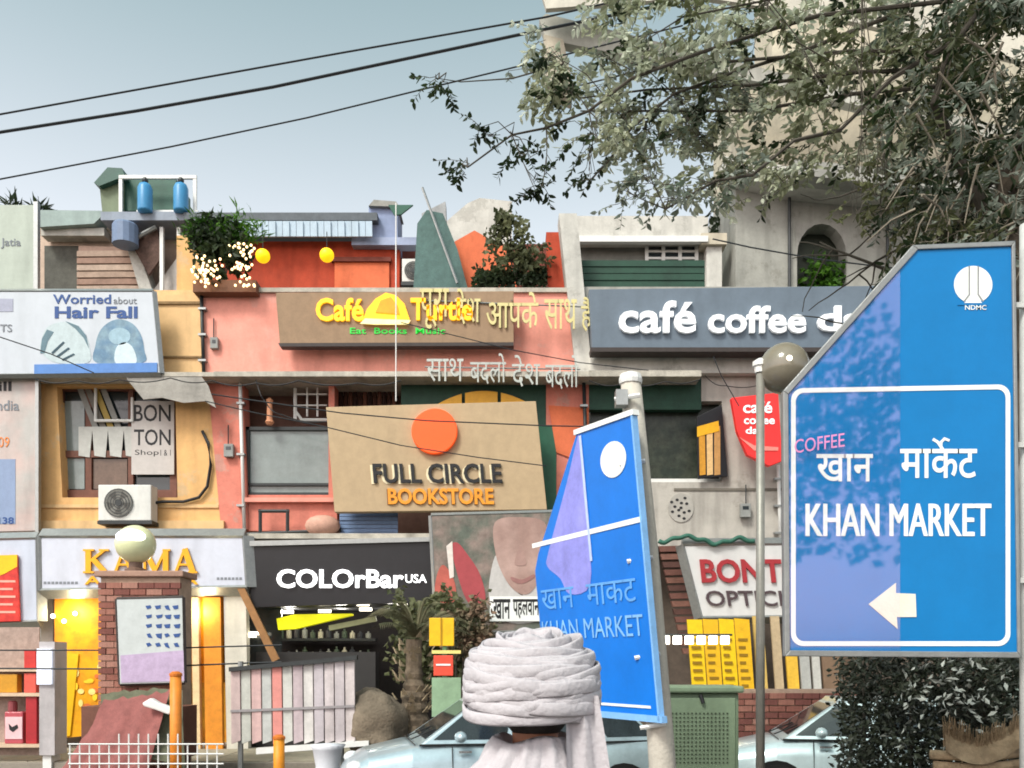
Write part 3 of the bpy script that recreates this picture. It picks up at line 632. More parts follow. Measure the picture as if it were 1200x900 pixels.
text(KS, 'खान', 957, 532, 1023, 564, SY-0.003, white_s, 0.012, 0.002)
text(KS, 'माकट', 1055, 526, 1145, 560, SY-0.003, white_s, 0.012, 0.002)
b = MB()                                                     # the two strokes above the third letter
def stroke(b, pts, w_, Y=SY-0.003):
    for i in range(len(pts)-1):
        p, q = Vector(pts[i]), Vector(pts[i+1]); d = (q-p).normalized(); n_ = Vector((-d.y, d.x)) * w_; p = p - d*w_*0.5; q = q + d*w_*0.5
        b.prism([tuple(p-n_), tuple(q-n_), tuple(q+n_), tuple(p+n_)], Y - 0.00012*(i % 2), 0.002)
stroke(b, [(1094, 515), (1099, 518), (1106, 528)], 1.7)
stroke(b, [(1103, 526), (1103, 518), (1107, 514), (1112, 516)], 1.5, SY-0.0034)
part('lettering', b, white_s, KS)
text(KS, 'KHAN MARKET', 944, 590, 1160, 628, SY-0.003, white_s, 0.0, 0.002)
text(KS, 'KHAN MARKET', 945.8, 590.2, 1161.8, 628.2, SY-0.0034, white_s, 0.0, 0.002)
part('arrow', MB().prism([(1018, 708), (1050, 683), (1050, 695), (1073, 696), (1074, 723), (1051, 723), (1052, 737)], SY-0.004, 0.003), M('arrow_white', '#e2ddcb', 0.5, 0.08, 8), KS)
e = part('emblem', MB().ell(1140.5, 333.5, 22.5, 22, SY-0.003, 0.002, 36), white_s, KS)
lineg = M('emblem_line', '#8c8f90')
b = MB(); stroke(b, [(1136, 312), (1136, 345), (1130, 353)], 0.8, SY-0.005); stroke(b, [(1146.5, 312), (1146.5, 345), (1152, 353)], 0.8, SY-0.005); part('emblem_line', b, lineg, e)
part('emblem_foot', MB().prism([(1122, 357.5), (1131, 352.5), (1150, 352.5), (1158, 357.5)], SY-0.0042, 0.002), signblue, e)
part('emblem_base', MB().prism([(1130, 355), (1135, 350), (1147, 350), (1151, 355)], SY-0.0056, 0.002), white_s, e)
text(KS, 'NDMC', 1131, 357.5, 1156, 363, SY-0.004, white_s, 0.01, 0.002, letters=False)
# added lilac-tinted gloss sheet standing for window glass reflections on the sign's left
def film():
    m = bpy.data.materials.new('added_mirror_sheet'); m.use_nodes = True; n = m.node_tree.nodes; l = m.node_tree.links; n.clear()
    o = n.new('ShaderNodeOutputMaterial'); mx = n.new('ShaderNodeMixShader'); t = n.new('ShaderNodeBsdfTransparent'); gl = n.new('ShaderNodeBsdfGlossy')
    gl.inputs['Roughness'].default_value = 0.03; mx.inputs[0].default_value = 0.07; gl.inputs['Color'].default_value = (0.9, 0.62, 0.95, 1)
    l.new(t.outputs[0], mx.inputs[1]); l.new(gl.outputs[0], mx.inputs[2]); l.new(mx.outputs[0], o.inputs[0]); return m
ac = part('added_mirror_sheet', MB().prism([(1055, 317), (1055, 763), (926, 762), (924, 463)], SY-0.03, 0.006), film(), KS, label='added glossy sheet imitating window glass reflections')
text(KS, 'COFFEE', 929, 515, 988, 533, SY-0.032, M('pink_reflection', '#d48ab8', 0.5), 0.0, 0.002, mapper=lambda u, t, z: (lambda q: (q[0], SY-0.033+0.001*z, q[2]))(W(929 + 58*u, 533 - 8*u - 16*t, SY)), letters=False)  # reflected shop word put in as pink lettering on the sheet
pole = MB().tube([(W(1216, 0, SY)[0], SY+.08, 0), (W(1216, 0, SY)[0], SY+.08, 4.3)], 0.05, 12); part('post', pole, M('post_paint', '#c9cac6', 0.5, 0.12, 8, metal=0.2), KS, smooth=True)
for y in (357, 521, 680): part('bracket', MB().rect(1186, y-3, 1217, y+3, SY+0.035, 0.03), M('post_paint', '#c9cac6'), KS)

# ------------------------------------------------------------------ second blue sign, edge on, and its leaning concrete pole
def Q(t, z, off=0.0):                                        # point on the oblique face: t from the near (right) edge, z height
    x = 0.875 - 0.762*t + 0.09*(3.6 - z); Y = 6.5 + 1.35*t
    return (x + off*0.871, Y + off*0.492, z)                 # off along the face normal's back
S2 = thing('direction_sign', 'oblique leaning blue road sign with white disc and painted lilac reflection', 'sign', (Q(0, 0)[0]+.15, 6.5, 0))
nrm = (0.871, 0.492, 0)
P2 = lambda pts, off=0.0: [Q(t, z, off) for t, z in pts]
outl = [(0, 3.6), (0.47, 3.62), (0.95, 2.74), (1.0, 2.6), (1.0, 1.38), (0, 1.38)]
part('panel', MB().poly3(P2(outl), nrm, 0.04), signblue2, S2, bevel=0.004)
def strip2(name, pts, m, off=-0.006, d=0.004, par=None): part(name, MB().poly3(P2(pts, off), nrm, d), m, par or S2)
strip2('white_line', [(0, 2.86), (0, 2.82), (1.0, 2.80), (1.0, 2.84)], white_s)
strip2('white_line', [(-0.02, 3.64), (-0.02, 3.60), (0.48, 3.62), (0.48, 3.66)], white_s, -0.012, 0.06)
strip2('white_edge', [(-0.012, 3.6), (0.0, 3.6), (0.0, 1.36), (-0.012, 1.36)], M('edge_paleblue', '#7fb4e8', 0.5), -0.01, 0.05)
strip2('white_edge', [(-0.03, 1.40), (-0.03, 1.35), (1.0, 1.35), (1.0, 1.40)], M('edge_paleblue', '#a9c8e8'), -0.01, 0.05)
strip2('reflection_streak', smooth([(0.44, 3.56), (0.47, 3.56), (0.60, 3.25), (0.83, 2.75), (0.86, 2.62), (0.74, 2.50), (0.66, 2.36), (0.46, 2.42), (0.44, 2.9)], 4), lilacrefl, -0.004, 0.003)  # lilac reflection on the sign face, put in as a colour patch
strip2('reflection_edge', [(0.42, 3.60), (0.44, 3.60), (0.44, 2.6), (0.42, 2.6)], M('reflection_edge', '#b6c6ee'), -0.008, 0.003)
strip2('emblem', [(0.17 + 0.105*math.cos(2*math.pi*i/28), 3.33 + 0.135*math.sin(2*math.pi*i/28)) for i in range(28)], M('emblem_cream', '#e8ebe4', 0.5), -0.006, 0.004)
for s_, t0, t1 in (('खान', .95, .62), ('माकट', .5, .08)):
    text(S2, s_, 0, 0, 0, 0, 0, M('faint_sign_text', '#5f9fe0', .5), 0.0, 0, mapper=lambda u, t, z, t0=t0, t1=t1: Q(t0 + (t1-t0)*u, 2.25 + 0.17*t, -0.006 - 0.002*z))  # lettering in a low-contrast blue
text(S2, 'KHAN MARKET', 0, 0, 0, 0, 0, M('pale_sign_text', '#7db3e6', 0.5), 0.0, 0, mapper=lambda u, t, z: Q(0.97 - 0.92*u, 1.99 + 0.16*t, -0.006 - 0.002*z))
strip2('arrow', [(0.55, 1.62), (0.66, 1.74), (0.66, 1.67), (0.86, 1.67), (0.86, 1.57), (0.66, 1.57), (0.66, 1.50)][::-1], M('pale_sign_text', '#cfe4ea'))
if False: strip2('white_line', [(0.05, 2.82), (0.07, 2.82), (0.07, 1.45), (0.05, 1.45)], white_s)
strip2('white_line', [(0.05, 1.47), (0.05, 1.45), (0.95, 1.45), (0.95, 1.47)], white_s)
PL = thing('utility_pole', 'leaning pale concrete pole beside the oblique blue sign', 'pole', (1.22, 6.75, 0))
px = lambda z: 1.19 - 0.088*z + 0.0
def pz(y): return CAMZ + (HOR-y)/F*6.75
part('shaft', MB().tube([(W(783-0.0, 0, 6.75)[0]+0.02, 6.75, 0), (W(775, 0, 6.75)[0], 6.75, pz(880)), (W(757, 0, 6.75)[0], 6.75, pz(640)), (W(739, 0, 6.75)[0], 6.75, pz(448))], 0.115, 10, 0.078), M('pole_concrete', '#b9b3a8', 0.9, 0.15, 4, 0.3, streak=0.3), PL, smooth=True)
part('cap', MB().lathe((W(739, 0, 6.75)[0], 6.75, pz(450)), [(.085, 0), (.09, .03), (.08, .07), (.03, .09)], 12), white_p, PL)
for y in (465, 542, 655, 768, 850):
    x = 741 + (y-450)*0.078
    part('clamp', MB().tube([W(x-22, y+3, 6.66), W(x+8, y-2, 6.62)], 0.018, 6), white_p, PL)
part('clamp_box', MB().rect(722, 456, 736, 474, 6.62, 0.1), steel, PL)
# ------------------------------------------------------------------ roof things
t = thing('rooftop_tank', 'dark green boxy roof tank on white frame left of the blue cylinders', 'tank', W(160, 250, TY-0.6))
part('tank_body', MB().prism([(145, 207), (206, 209), (206, 247), (145, 247)], TY-0.5, 0.9), M('tank_green', '#2f5a4b', 0.5, 0.2, 5, 0.1, streak=0.2), t)
p = [W(113, 207, TY+.4), W(145, 207, TY-.5), W(145, 247, TY-.5), W(118, 250, TY+.4)]
part('tank_side', MB().prism([(116, 212), (144, 206), (144, 248), (120, 250)], TY-0.6, 0.25), M('tank_olive', '#6d7a60', 0.6, 0.15, 5, 0.1, streak=0.2), t)
part('tank_lid', MB().prism([(110, 214), (126, 196), (143, 197), (146, 206), (116, 218)], TY-0.75, 0.6), M('tank_lid', '#33564c', 0.5), t)
for x in (139, 226): part('frame_post', MB().rect(x, 206, x+4, 250, TY-0.8, 0.06), white_p, t)
part('frame_bar', MB().rect(139, 205, 230, 209, TY-0.81, 0.06), white_p, t)
part('frame_bar', MB().rect(160, 246, 232, 251, TY-0.81, 0.1), white_p, t)
for k, x in enumerate((170, 212)):
    c = W(x, 249, TY-0.95)
    t = thing('gas_cylinder', ('blue cylinder standing against green tank on roof', 'blue cylinder at right end of the white roof frame')[k], 'cylinder', c, 'blue roof cylinders')
    part('cylinder_body', MB().lathe(c, [(.02, 0), (.15, .01), (.155, .05), (.155, .52), (.12, .6), (.05, .64), (.03, .66)], 16), M('cylinder_blue', '#3f86b5', 0.4, 0.12, 6, 0.04), t, smooth=True)
    part('valve', MB().ball((c[0], c[1], c[2]+.69), .07, 10, 6), darksteel, t)
# lanterns
for k, (x, y) in enumerate(((308, 300), (383, 299))):
    c = W(x, y, TY-1.2)
    t = thing('lantern', ('yellow round lantern nearest the fairy light plant', 'yellow round lantern above the orange terrace panel')[k], 'lantern', c, 'yellow terrace lanterns')
    part('shade', MB().ball(c, 0.155, 16, 10, sz=0.95), M('lantern_yellow', '#f2c011', 0.5, 0.1, 8, 0.05, emit=0.7), t, smooth=True)
    part('cord', MB().tube([(c[0], c[1], c[2]+.14), (c[0], c[1], c[2]+.5)], 0.01, 5), black_p, t)
# air conditioners
def ac_unit(label, x0, y0, x1, y1, Y, dep=0.32):
    t = thing('air_conditioner', label, 'air conditioner', W((x0+x1)/2, y1, Y), 'outdoor air conditioner units')
    part('casing', MB().rect(x0, y0, x1, y1, Y, dep), M('ac_white', '#cfcfca', 0.5, 0.1, 6, 0.03, streak=0.15), t, bevel=0.015)
    wdt = x1-x0; cx = x0 + wdt*0.38; cy = (y0+y1)/2; r = min((y1-y0)*0.4, wdt*.3)
    part('fan_shroud', MB().ell(cx, cy, r, r, Y-0.02, 0.02, 24), M('shroud_grey', '#84827c'), t)
    part('fan_hub', MB().ell(cx, cy, r*0.25, r*0.25, Y-0.035, 0.02, 12), darksteel, t)
    for k in range(5):
        a = 2*math.pi*k/5
        part('fan_blade', MB().prism([(cx + r*.2*math.cos(a), cy + r*.2*math.sin(a)), (cx + r*.85*math.cos(a), cy + r*.85*math.sin(a)), (cx + r*.85*math.cos(a+.7), cy + r*.85*math.sin(a+.7))], Y-0.024, 0.004), M('blade', '#5f5c57'), t)
    for k in range(4):
        b = MB(); rr = r*(0.35 + 0.2*k)
        b.add([W(cx + q*math.cos(2*math.pi*i/24), cy + q*math.sin(2*math.pi*i/24), Y-0.04) for q in (rr-.5, rr+.5) for i in range(24)], [(i, (i+1) % 24, (i+1) % 24+24, i+24) for i in range(24)])
        part('grille_ring', b, darksteel, t)
    part('mounting_bracket', MB().rect(x0-1, y1, x1+1, y1+4, Y-0.03, 0.4), darksteel, t)
    return t
ac_unit('white air conditioner outdoor unit under the ochre window', 115, 568, 177, 610, YF-0.4)
ac_unit('white air conditioner outdoor unit on the pink terrace', 471, 303, 506, 330, TY-0.9)
# tarps
solo('tarpaulin', MB().prism([(484, 345), (489, 262), (500, 246), (519, 250), (536, 292), (550, 345)], TY-1.0, 0.04), M('teal_tarp', '#4d6a66', 0.7, 0.3, 4, 0.3, streak=0.35), 'teal green tarpaulin leaning on the pink terrace', 'tarpaulin')
solo('bamboo_pole', MB().tube([W(495, 220, TY-1.15), W(536, 332, TY-1.15)], 0.03, 6), steel, 'thin slanting pole in front of the teal tarpaulin', 'pole')
solo('grey_tarpaulin', MB().prism([(146, 441), (236, 441), (244, 452), (253, 478), (240, 470), (215, 472), (190, 466), (168, 468)], YF-0.44, 0.02), M('grey_tarp', '#a29e97', 0.8, 0.2, 4, 0.3, streak=0.25), 'grey tarpaulin hanging from ledge over the ochre window', 'tarpaulin')
pts = [W(237, 505, YF-.05), W(244, 520, YF-.06), W(247, 545, YF-.06), W(243, 570, YF-.06), W(233, 583, YF-.06), W(215, 588, YF-.06), W(190, 588, YF-.1), W(178, 590, YF-.2)]
solo('black_hose', MB().tube(pts, 0.03, 7), black_p, 'curved black hose on the ochre wall beside the window', 'hose', smooth=True)
solo('white_conduit', MB().tube([W(464, 238, YF-.7), W(464, 470, YF-.7)], 0.012, 6), white_p, 'thin white vertical conduit crossing the wooden cafe board', 'conduit')
# plants on the roofs
def plant(name, label, cx, cy, rx, ry, Y, n, size, m, pot=True, cat='plant', stemh=None, aspect=0.3, seed=1, group=None):
    r_ = random.Random(seed); c = W(cx, cy, Y); s = Y/F
    t = thing(name, label, cat, W(cx, cy+ry, Y), group)
    P = []
    lobes = [(r_.uniform(-.7, .7), r_.uniform(-.7, .7), r_.uniform(.25, .5)) for _ in range(12)]
    while len(P) < n:
        l_ = r_.choice(lobes); a = Vector((r_.gauss(0, 1), r_.gauss(0, 1), r_.gauss(0, 1))).normalized() * (l_[2] * r_.random()**0.4)
        P.append((c[0] + (l_[0]+a.x)*rx*s, c[1] + a.y*rx*s*1.2, c[2] + (l_[1]+a.z)*ry*s))
    b = MB(); leaves(b, P, size, aspect, r_); part('foliage', b, m, t, kind='stuff')
    for k in range(5):
        q = P[r_.randrange(len(P))]; part('stem', MB().tube([W(cx, cy+ry, Y), ((c[0]+q[0])/2, c[1], (c[2]*.7+q[2]*.3)), q], 0.02, 5, 0.006), twig, t)
    return t, P
t, P = plant('hanging_plant', 'leafy terrace plant wound with warm fairy lights', 260, 296, 38, 44, YF-0.1, 1500, 0.16, leaf_d, seed=3)
b = MB(); r_ = random.Random(5)
for q in range(700):
    x = r_.choice((240, 283)) + r_.gauss(0, 12); y = 272 + r_.gauss(0, 9); d = W(x, y, YF-0.2)
    leaves(b, [d], 0.2, 0.08, r_, droop=-0.6)
part('top_foliage', b, leaf_g, t, kind='stuff')
bulb = None
for k in range(95):
    if k % 2: x = 240 + r_.gauss(0, 9); y = r_.uniform(300, 336)
    else: x = 284 + r_.gauss(0, 6) + 6*math.sin(k); y = r_.uniform(285, 336)
    d = Vector(W(x, y, YF-0.42)) - t.location
    if bulb is None:
        bb = MB().ball((0, 0, 0), 0.026, 6, 4); bulb = link_mesh('fairy_light', bb.v, bb.f, M('fairy_bulb', '#ffd9a0', 0.4, 0.0, 5, 0.0, emit=1.6), (0, 0, 0), t); bulb.location = d
    else: share(bulb, t, d)
part('planter', MB().rect(226, 328, 300, 342, YF-0.3, 0.35), M('planter_brown', '#6d4a36', 0.8), t)
t, P = plant('roof_shrub', 'loose leafy shrub overhanging the pink terrace before orange wall', 605, 285, 40, 42, YF+0.1, 900, 0.13, leaf_o, seed=8, aspect=0.36)
b = MB(); r_ = random.Random(9)
for q in range(900):
    x = r_.uniform(556, 642); leaves(b, [W(x, 326 + r_.gauss(0, 6), YF + r_.uniform(0, .5))], 0.12, 0.35, r_)
part('low_foliage', b, leaf_d, t, kind='stuff')
for k, x in enumerate((14, 45)):
    t = thing('palm_tree', ('small palm top showing above the left roof edge', 'palm frond top beside the notice panel post')[k], 'palm', W(x, 300, 24), 'palm tops above the left roof')
    b = MB(); r_ = random.Random(k)
    for q in range(60):
        a = r_.uniform(0, 2*math.pi); e = r_.uniform(-.5, 1.1); L = r_.uniform(.25, .5); c = Vector(W(x, 244, 24))
        leaves(b, [c + Vector((math.cos(a)*.1, math.sin(a)*.1, 0))], 0.45, 0.07, r_, droop=0.0)
    part('frond', b, leaf_d, t, kind='stuff'); part('trunk', MB().tube([W(x, 330, 24), W(x, 244, 24)], 0.08, 8, 0.06), bark, t)

# ------------------------------------------------------------------ ground floor shopfronts
KY = YF - 0.1
t = thing('ayurveda_shopfront', 'bright orange yellow shopfront under the ayurveda fascia', 'shopfront', base(160, YF))
sh = M('shop_orange', '#dd8a1c', 0.6, 0.25, 4, 0.1, hue2='#e8a92a')
part('back_wall', MB().rect(48, 692, 290, GZ, YF+0.9, 0.1), sh, t)
part('side_wall', MB().rect(48, 692, 62, GZ, YF-0.3, 1.1), M('shop_grey', '#b0aaa2', 0.7), t)
part('yellow_panel', MB().prism([(64, 692), (122, 692), (122, 860), (64, 866)], YF-0.5, 0.1), M('panel_yellow', '#eba90f', 0.5, 0.2, 5, 0.05, hue2='#e58a16'), t)
part('yellow_panel', MB().prism([(64, 766), (92, 766), (82, 862), (64, 866)], YF-0.53, 0.02), yel, t)
for k in range(16): part('print_blossom', MB().ell(96 + rnd.uniform(-12, 22), 795 + rnd.uniform(-20, 40), rnd.uniform(2, 6), rnd.uniform(2, 6), YF-0.51-0.001*k, 0.004, 9), M('blossom%d' % (k % 3), ('#f7cf2e', '#d9703a', '#f3e08a')[k % 3]), t)
part('yellow_panel', MB().rect(218, 692, 262, 800, YF-0.45, 0.1), M('panel_amber', '#e99a12', 0.5, 0.2, 5, 0.05), t)
for x0, x1, c in ((205, 216, '#d98a26'), (224, 232, '#e2c79a'), (238, 258, '#e08e2a')):
    part('post', MB().prism([(x0, 700), (x1, 700), (x1+3, GZ), (x0+3, GZ)], YF-0.62, 0.12), M('post_'+c[1:], c, 0.6, 0.2, 5, 0.1, streak=0.15), t)
part('white_pilaster', MB().prism([(262, 692), (288, 692), (291, GZ), (266, GZ)], YF-0.56, 0.2), M('pilaster_white', '#cfcbbf', 0.7, 0.12, 4, streak=0.2), t)
part('glass_door', MB().rect(124, 700, 204, GZ, YF+0.2, 0.03), M('amber_glass', '#7a4e24', 0.15, 0.4, 3), t)
for x in (75, 88, 62, 140, 190): part('spot_lamp', MB().ball(W(x, 728 - (x % 5)*3, YF-0.55), 0.045, 8, 6), lampwhite, t)
for k in range(3):
    part('shelf', MB().rect(124, 740+k*36, 204, 743+k*36, YF+0.02, 0.18), brownwood, t)
def lamp_light(x, y, Y, e, col, parent):
    li = bpy.data.lights.new('shop_lamp_light', 'POINT'); li.energy = e; li.color = col; li.shadow_soft_size = .12
    o = bpy.data.objects.new('shop_lamp_light', li); C.objects.link(o); o.parent = parent; o.location = Vector(W(x, y, Y)) - parent.location
for x in (80, 150, 235): lamp_light(x, 716, YF-.75, 13, (1, .82, .5), t)
t = thing('cosmetics_shopfront', 'dark glazed cosmetics shopfront with yellow wedge and lit interior', 'shopfront', base(400, YF))
part('back_wall', MB().rect(290, 705, 524, GZ, YF+1.4, 0.1), dark, t)
part('glass_front', MB().rect(290, 712, 330, GZ, YF-0.1, 0.03), glass_d, t)
part('ceiling', MB().rect(290, 706, 524, 712, YF-0.2, 1.5), M('shop_ceiling', '#3a3a3e'), t)
part('yellow_wedge', MB().prism([(324, 725), (345, 720), (412, 719), (412, 721), (345, 737), (326, 738)], YF-0.35, 0.2), M('wedge_yellow', '#e3e000', 0.5, 0.05, 5, emit=0.3), t)
part('grey_wedge', MB().prism([(385, 733), (440, 722), (441, 728), (386, 739)], YF-0.3, 0.1), M('wedge_grey', '#8b8d6a'), t)
for k, (x, y) in enumerate(((328, 709), (375, 708), (425, 708), (470, 707), (336, 717), (380, 716), (428, 714), (300, 742), (292, 745))):
    part('ceiling_lamp', MB().rect(x-7, y-1.8, x+7, y+1.8, YF-0.42, 0.08), lampwhite, t)
for x in (340, 400, 460): lamp_light(x, 716, YF+.3, 14, (1, .96, .88), t)
part('wall_shelf', MB().rect(318, 748, 440, 751, YF+0.9, 0.3), darksteel, t)
part('wall_shelf', MB().rect(318, 772, 440, 775, YF+0.9, 0.3), darksteel, t)
for k in range(26):
    x = 320 + (k % 13)*9.3; y = (748, 772)[k // 13]; h = rnd.uniform(8, 16)
    part('product_bottle', MB().lathe(W(x, y, YF+.95), [(.05, 0), (.055, .02), (.055, h/PXM*.7), (.02, h/PXM*.8), (.02, h/PXM)], 8), M('bottle%d' % (k % 4), ('#8d8f86', '#4d5a4a', '#b8b39a', '#3b3d40')[k % 4], 0.3), t)
part('diagonal_plank', MB().prism([(278, 690), (286, 688), (327, 772), (319, 776)], YF-0.72, 0.06), M('plank_brown', '#9a6f45', 0.7, 0.2, 8, 0.2), t)
part('counter', MB().rect(300, 764, 440, GZ, YF-0.2, 0.5), M('counter_dark', '#2b2a2a', 0.5), t)
# balcony clutter between floors
t = thing('blue_shutter_panel', 'faded blue ribbed panel below the bookshop board', 'panel', W(432, 630, YF-.2))
for k in range(7): part('panel_slat', MB().rect(398, 601+k*4.6, 466, 605+k*4.6, YF-0.2-0.02*(k % 2), 0.05), M('faded_blue', '#6f88ad', 0.6, 0.2, 6, 0.1), t)
t = thing('iron_bracket', 'black iron bracket frame on the salmon wall below the window', 'bracket', W(320, 628, YF-.2))
for a, c in (((305, 597), (305, 626)), ((337, 597), (337, 626)), ((303, 599), (339, 599)), ((290, 626), (400, 621))): part('bar', MB().tube([W(*a, YF-.25), W(*c, YF-.25)], 0.035, 6), darksteel, t)
solo('pale_boulder_bag', MB().ball(W(378, 616, YF-.35), 0.34, 14, 8, sz=0.6, sy=0.7), M('sack_beige', '#c49a88', 0.9, 0.2, 6, 0.4), 'beige sack slumped on the ledge below the grey window', 'sack', smooth=True)
part('ledge_slab', MB().rect(288, 625, 640, 631, YF-0.55, 0.8), ledge_m, PB)
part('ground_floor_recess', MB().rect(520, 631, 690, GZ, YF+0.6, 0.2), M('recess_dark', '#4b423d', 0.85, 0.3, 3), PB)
# poster with printed face
t = board('poster', 'large printed advert of moustached man in white collar beside red shapes', [(505, 604), (652, 600), (660, 738), (512, 742)], 15.6, 0.08, M('poster_brown', '#8a7a72', 0.7, 0.4, 4, hue2='#5f665c', streak=0.3), steel, 'poster')
part('printed_shape', MB().prism(smooth([(529, 642), (536, 636), (548, 650), (562, 672), (569, 700), (562, 716), (548, 705), (538, 680)]), 15.59, 0.008), M('print_rose', '#a2454a', 0.7, 0.15, 5), t)
part('printed_shape', MB().prism(smooth([(510, 700), (512, 674), (520, 662), (532, 680), (534, 700), (525, 710)]), 15.588, 0.008), M('print_rose2', '#b55c50', 0.7, 0.2, 5), t)
part('printed_shape', MB().prism([(523, 640), (530, 634), (532, 676), (527, 678)], 15.585, 0.006), M('print_white', '#d9cfc8'), t)
part('printed_collar', MB().prism(smooth([(580, 652), (592, 664), (612, 698), (634, 654), (645, 676), (647, 712), (630, 728), (592, 728), (573, 700)]), 15.588, 0.008), M('print_shirt', '#b9b6b4', 0.7, 0.15, 5), t)
fc = part('printed_face', MB().prism(smooth([(580, 612), (610, 606), (638, 612), (642, 640), (635, 672), (622, 694), (608, 695), (593, 680), (581, 650)]), 15.580, 0.008), M('print_skin', '#b0948b', 0.7, 0.2, 2.2, hue2='#9a7d74'), t)
part('printed_moustache', MB().prism(smooth([(599, 676), (612, 679), (625, 673), (626, 677), (612, 684), (601, 681)]), 15.574, 0.006), M('print_lip', '#946a66'), fc)
part('printed_nose', MB().prism(smooth([(608, 642), (612, 642), (617, 660), (610, 663), (603, 660)]), 15.574, 0.006), M('print_nose', '#a0827a'), fc)
if False: part('printed_glint', MB().ell(594, 616, 8, 3, 15.573, 0.005, 14), white_s, fc)
pq = part('name_plaque', MB().rect(574, 699, 634, 728, 15.56, 0.012), white_s, t)
text(pq, 'खान', 578, 702, 598, 725, 15.555, black_p, 0.02, 0.006, letters=False)
text(pq, 'पहलवान', 601, 702, 632, 725, 15.555, black_p, 0.02, 0.006, letters=False)
# yellow banners and boards on the right
t = thing('yellow_banner_stand', 'row of bright yellow printed banners under the opticians sign', 'banner', base(845, YF-1.1))
for k in range(4):
    x = 805 + k*18.5
    bn = part('banner', MB().prism([(x, 726-k*.5), (x+17.6, 726), (x+24, 816), (x+7, 817)], YF-1.1-0.015*(k % 2), 0.03), M('banner_yellow%d' % (k % 2), ('#e6bf0c', '#dfae16')[k % 2], 0.55, 0.15, 6), t)
    for j in range(7):
        y = 748 + j*9; xs = x + (y-726)*0.075
        part('print_line', MB().rect(xs+3, y, xs+14-(j*k) % 5, y+3.2, YF-1.13, 0.004), M('banner_ink', '#8a6a10'), bn)
    part('pole', MB().tube([W(x+8, 817, YF-1.08), (W(x+8, 817, YF-1.08)[0], YF-1.08, 0.14)], 0.02, 6), steel, t)
for k, (x, w_, c) in enumerate(((882, 12, '#c9a95e'), (903, 10, '#b7a282'), (918, 13, '#dfb23c'), (934, 11, '#a9aaa6'), (948, 9, '#bdbcb6'), (960, 22, '#7b6450'), (984, 20, '#5c4a3c'))):
    solo('leaning_board', MB().prism([(x, 722), (x+w_, 722), (x+w_+12, GZ), (x+12, GZ)], YF-0.9-0.03*(k % 2), 0.06), M('board_'+c[1:], c, 0.7, 0.2, 6, 0.15, streak=0.2),
         ('narrow mustard board leaning right beside the yellow banners', 'tan strip board behind the lamp post', 'yellow strip board right of the lamp post', 'grey strip board next to the yellow strip', 'pale thin strip board among leaning boards', 'brown wide board below the direction sign', 'dark brown board behind the hedge edge')[k], 'board', 'strip boards leaning at the shopfront')
lm = None
for k in range(7):
    x = 762 + k*14
    t = solo('light_fitting', MB().rect(x, 745, x+9, 755, 14.4, 0.12), lampwhite, ('leftmost', 'second', 'third', 'middle', 'fifth', 'sixth', 'rightmost')[k] + ' small square white lamp of the row at the yellow banners', 'lamp', 'row of small square white lamps', bevel=0.01)
solo('lamp_rail', MB().tube([W(756, 744, 14.46), W(858, 744, 14.46)], 0.02, 6), darksteel, 'dark rail carrying the square white lamps', 'rail')
solo('green_hose_bundle', MB().tube([W(772 + i*1.9, 634 + 3*math.sin(i*.22) - 3*math.exp(-((i-12)/7)**2)*2 + 1.4*math.sin(i*.6), YF-.82) for i in range(60)], 0.045, 6), M('hose_green', '#2f6152', 0.6, 0.25, 9, 0.2), 'tangled green hose lying on top of the opticians sign', 'hose', smooth=True)
# shelf of red bottles, bottom left
t = thing('display_shelf', 'white display shelf at bottom left with red packs', 'shelf', base(10, 14.5))
SYY = 14.5
part('side_panel', MB().rect(46, 752, 64, 885, SYY, 0.4), M('shelf_white', '#b5b0b2', 0.6, .15, 5, streak=.2), t)
part('back_panel', MB().rect(-60, 735, 46, 885, SYY+0.36, 0.03), M('shelf_back', '#a58f84', 0.7, 0.3, 8), t)
for y in (783, 812, 872): part('shelf_board', MB().rect(-60, y, 46, y+4, SYY+0.01, 0.34), M('shelf_edge', '#cdb49a', 0.6), t)
part('light_box', MB().rect(43, 760, 60, 802, SYY-0.05, 0.05), M('light_box', '#dfe4f2', 0.5, emit=0.4), t)
part('leg', MB().rect(50, 885, 60, 905, SYY+0.05, 0.3), white_p, t)
for k, (x0, x1, y0, y1, c, lab) in enumerate(((28, 42, 762, 783, '#c3342f', 'tall red pack on the upper shelf'), (-4, 20, 790, 812, '#c98e22', 'amber jar row pack on the middle shelf'), (30, 43, 816, 872, '#a8242c', 'dark red slim carton on the lowest shelf'), (28, 42, 789, 812, '#d8584a', 'coral red carton on the middle shelf'))):
    solo('product_pack', MB().rect(x0, y0, x1, y1-0.2, SYY+0.05, 0.15), M('pack%d' % k, c, 0.45, 0.15, 8), lab, 'pack', 'packs on the display shelf', bevel=0.01)
c = W(15, 871.8, SYY+0.15)
t = thing('pink_bottle', 'square pink perfume bottle with white label on the lowest shelf', 'bottle', c)
part('glass_body', MB().rect(5, 834, 27, 871.8, SYY+0.06, 0.2), M('bottle_rose', '#b0505a', 0.15, 0.1, 8), t, bevel=0.02)
part('label_sheet', MB().rect(6, 840, 26, 866, SYY+0.05, 0.008), M('label_pink', '#dfb9bd', 0.6), t)
part('emblem', MB().prism([(10, 848), (14, 852), (20, 849), (21, 853), (15, 858), (11, 855)], SYY+0.044, 0.006), black_p, t)
part('cap', MB().lathe(W(15, 834, SYY+.15), [(.06, 0), (.07, .02), (.07, .16), (.05, .18)], 12), M('cap_rose', '#8c4348', 0.4), t)

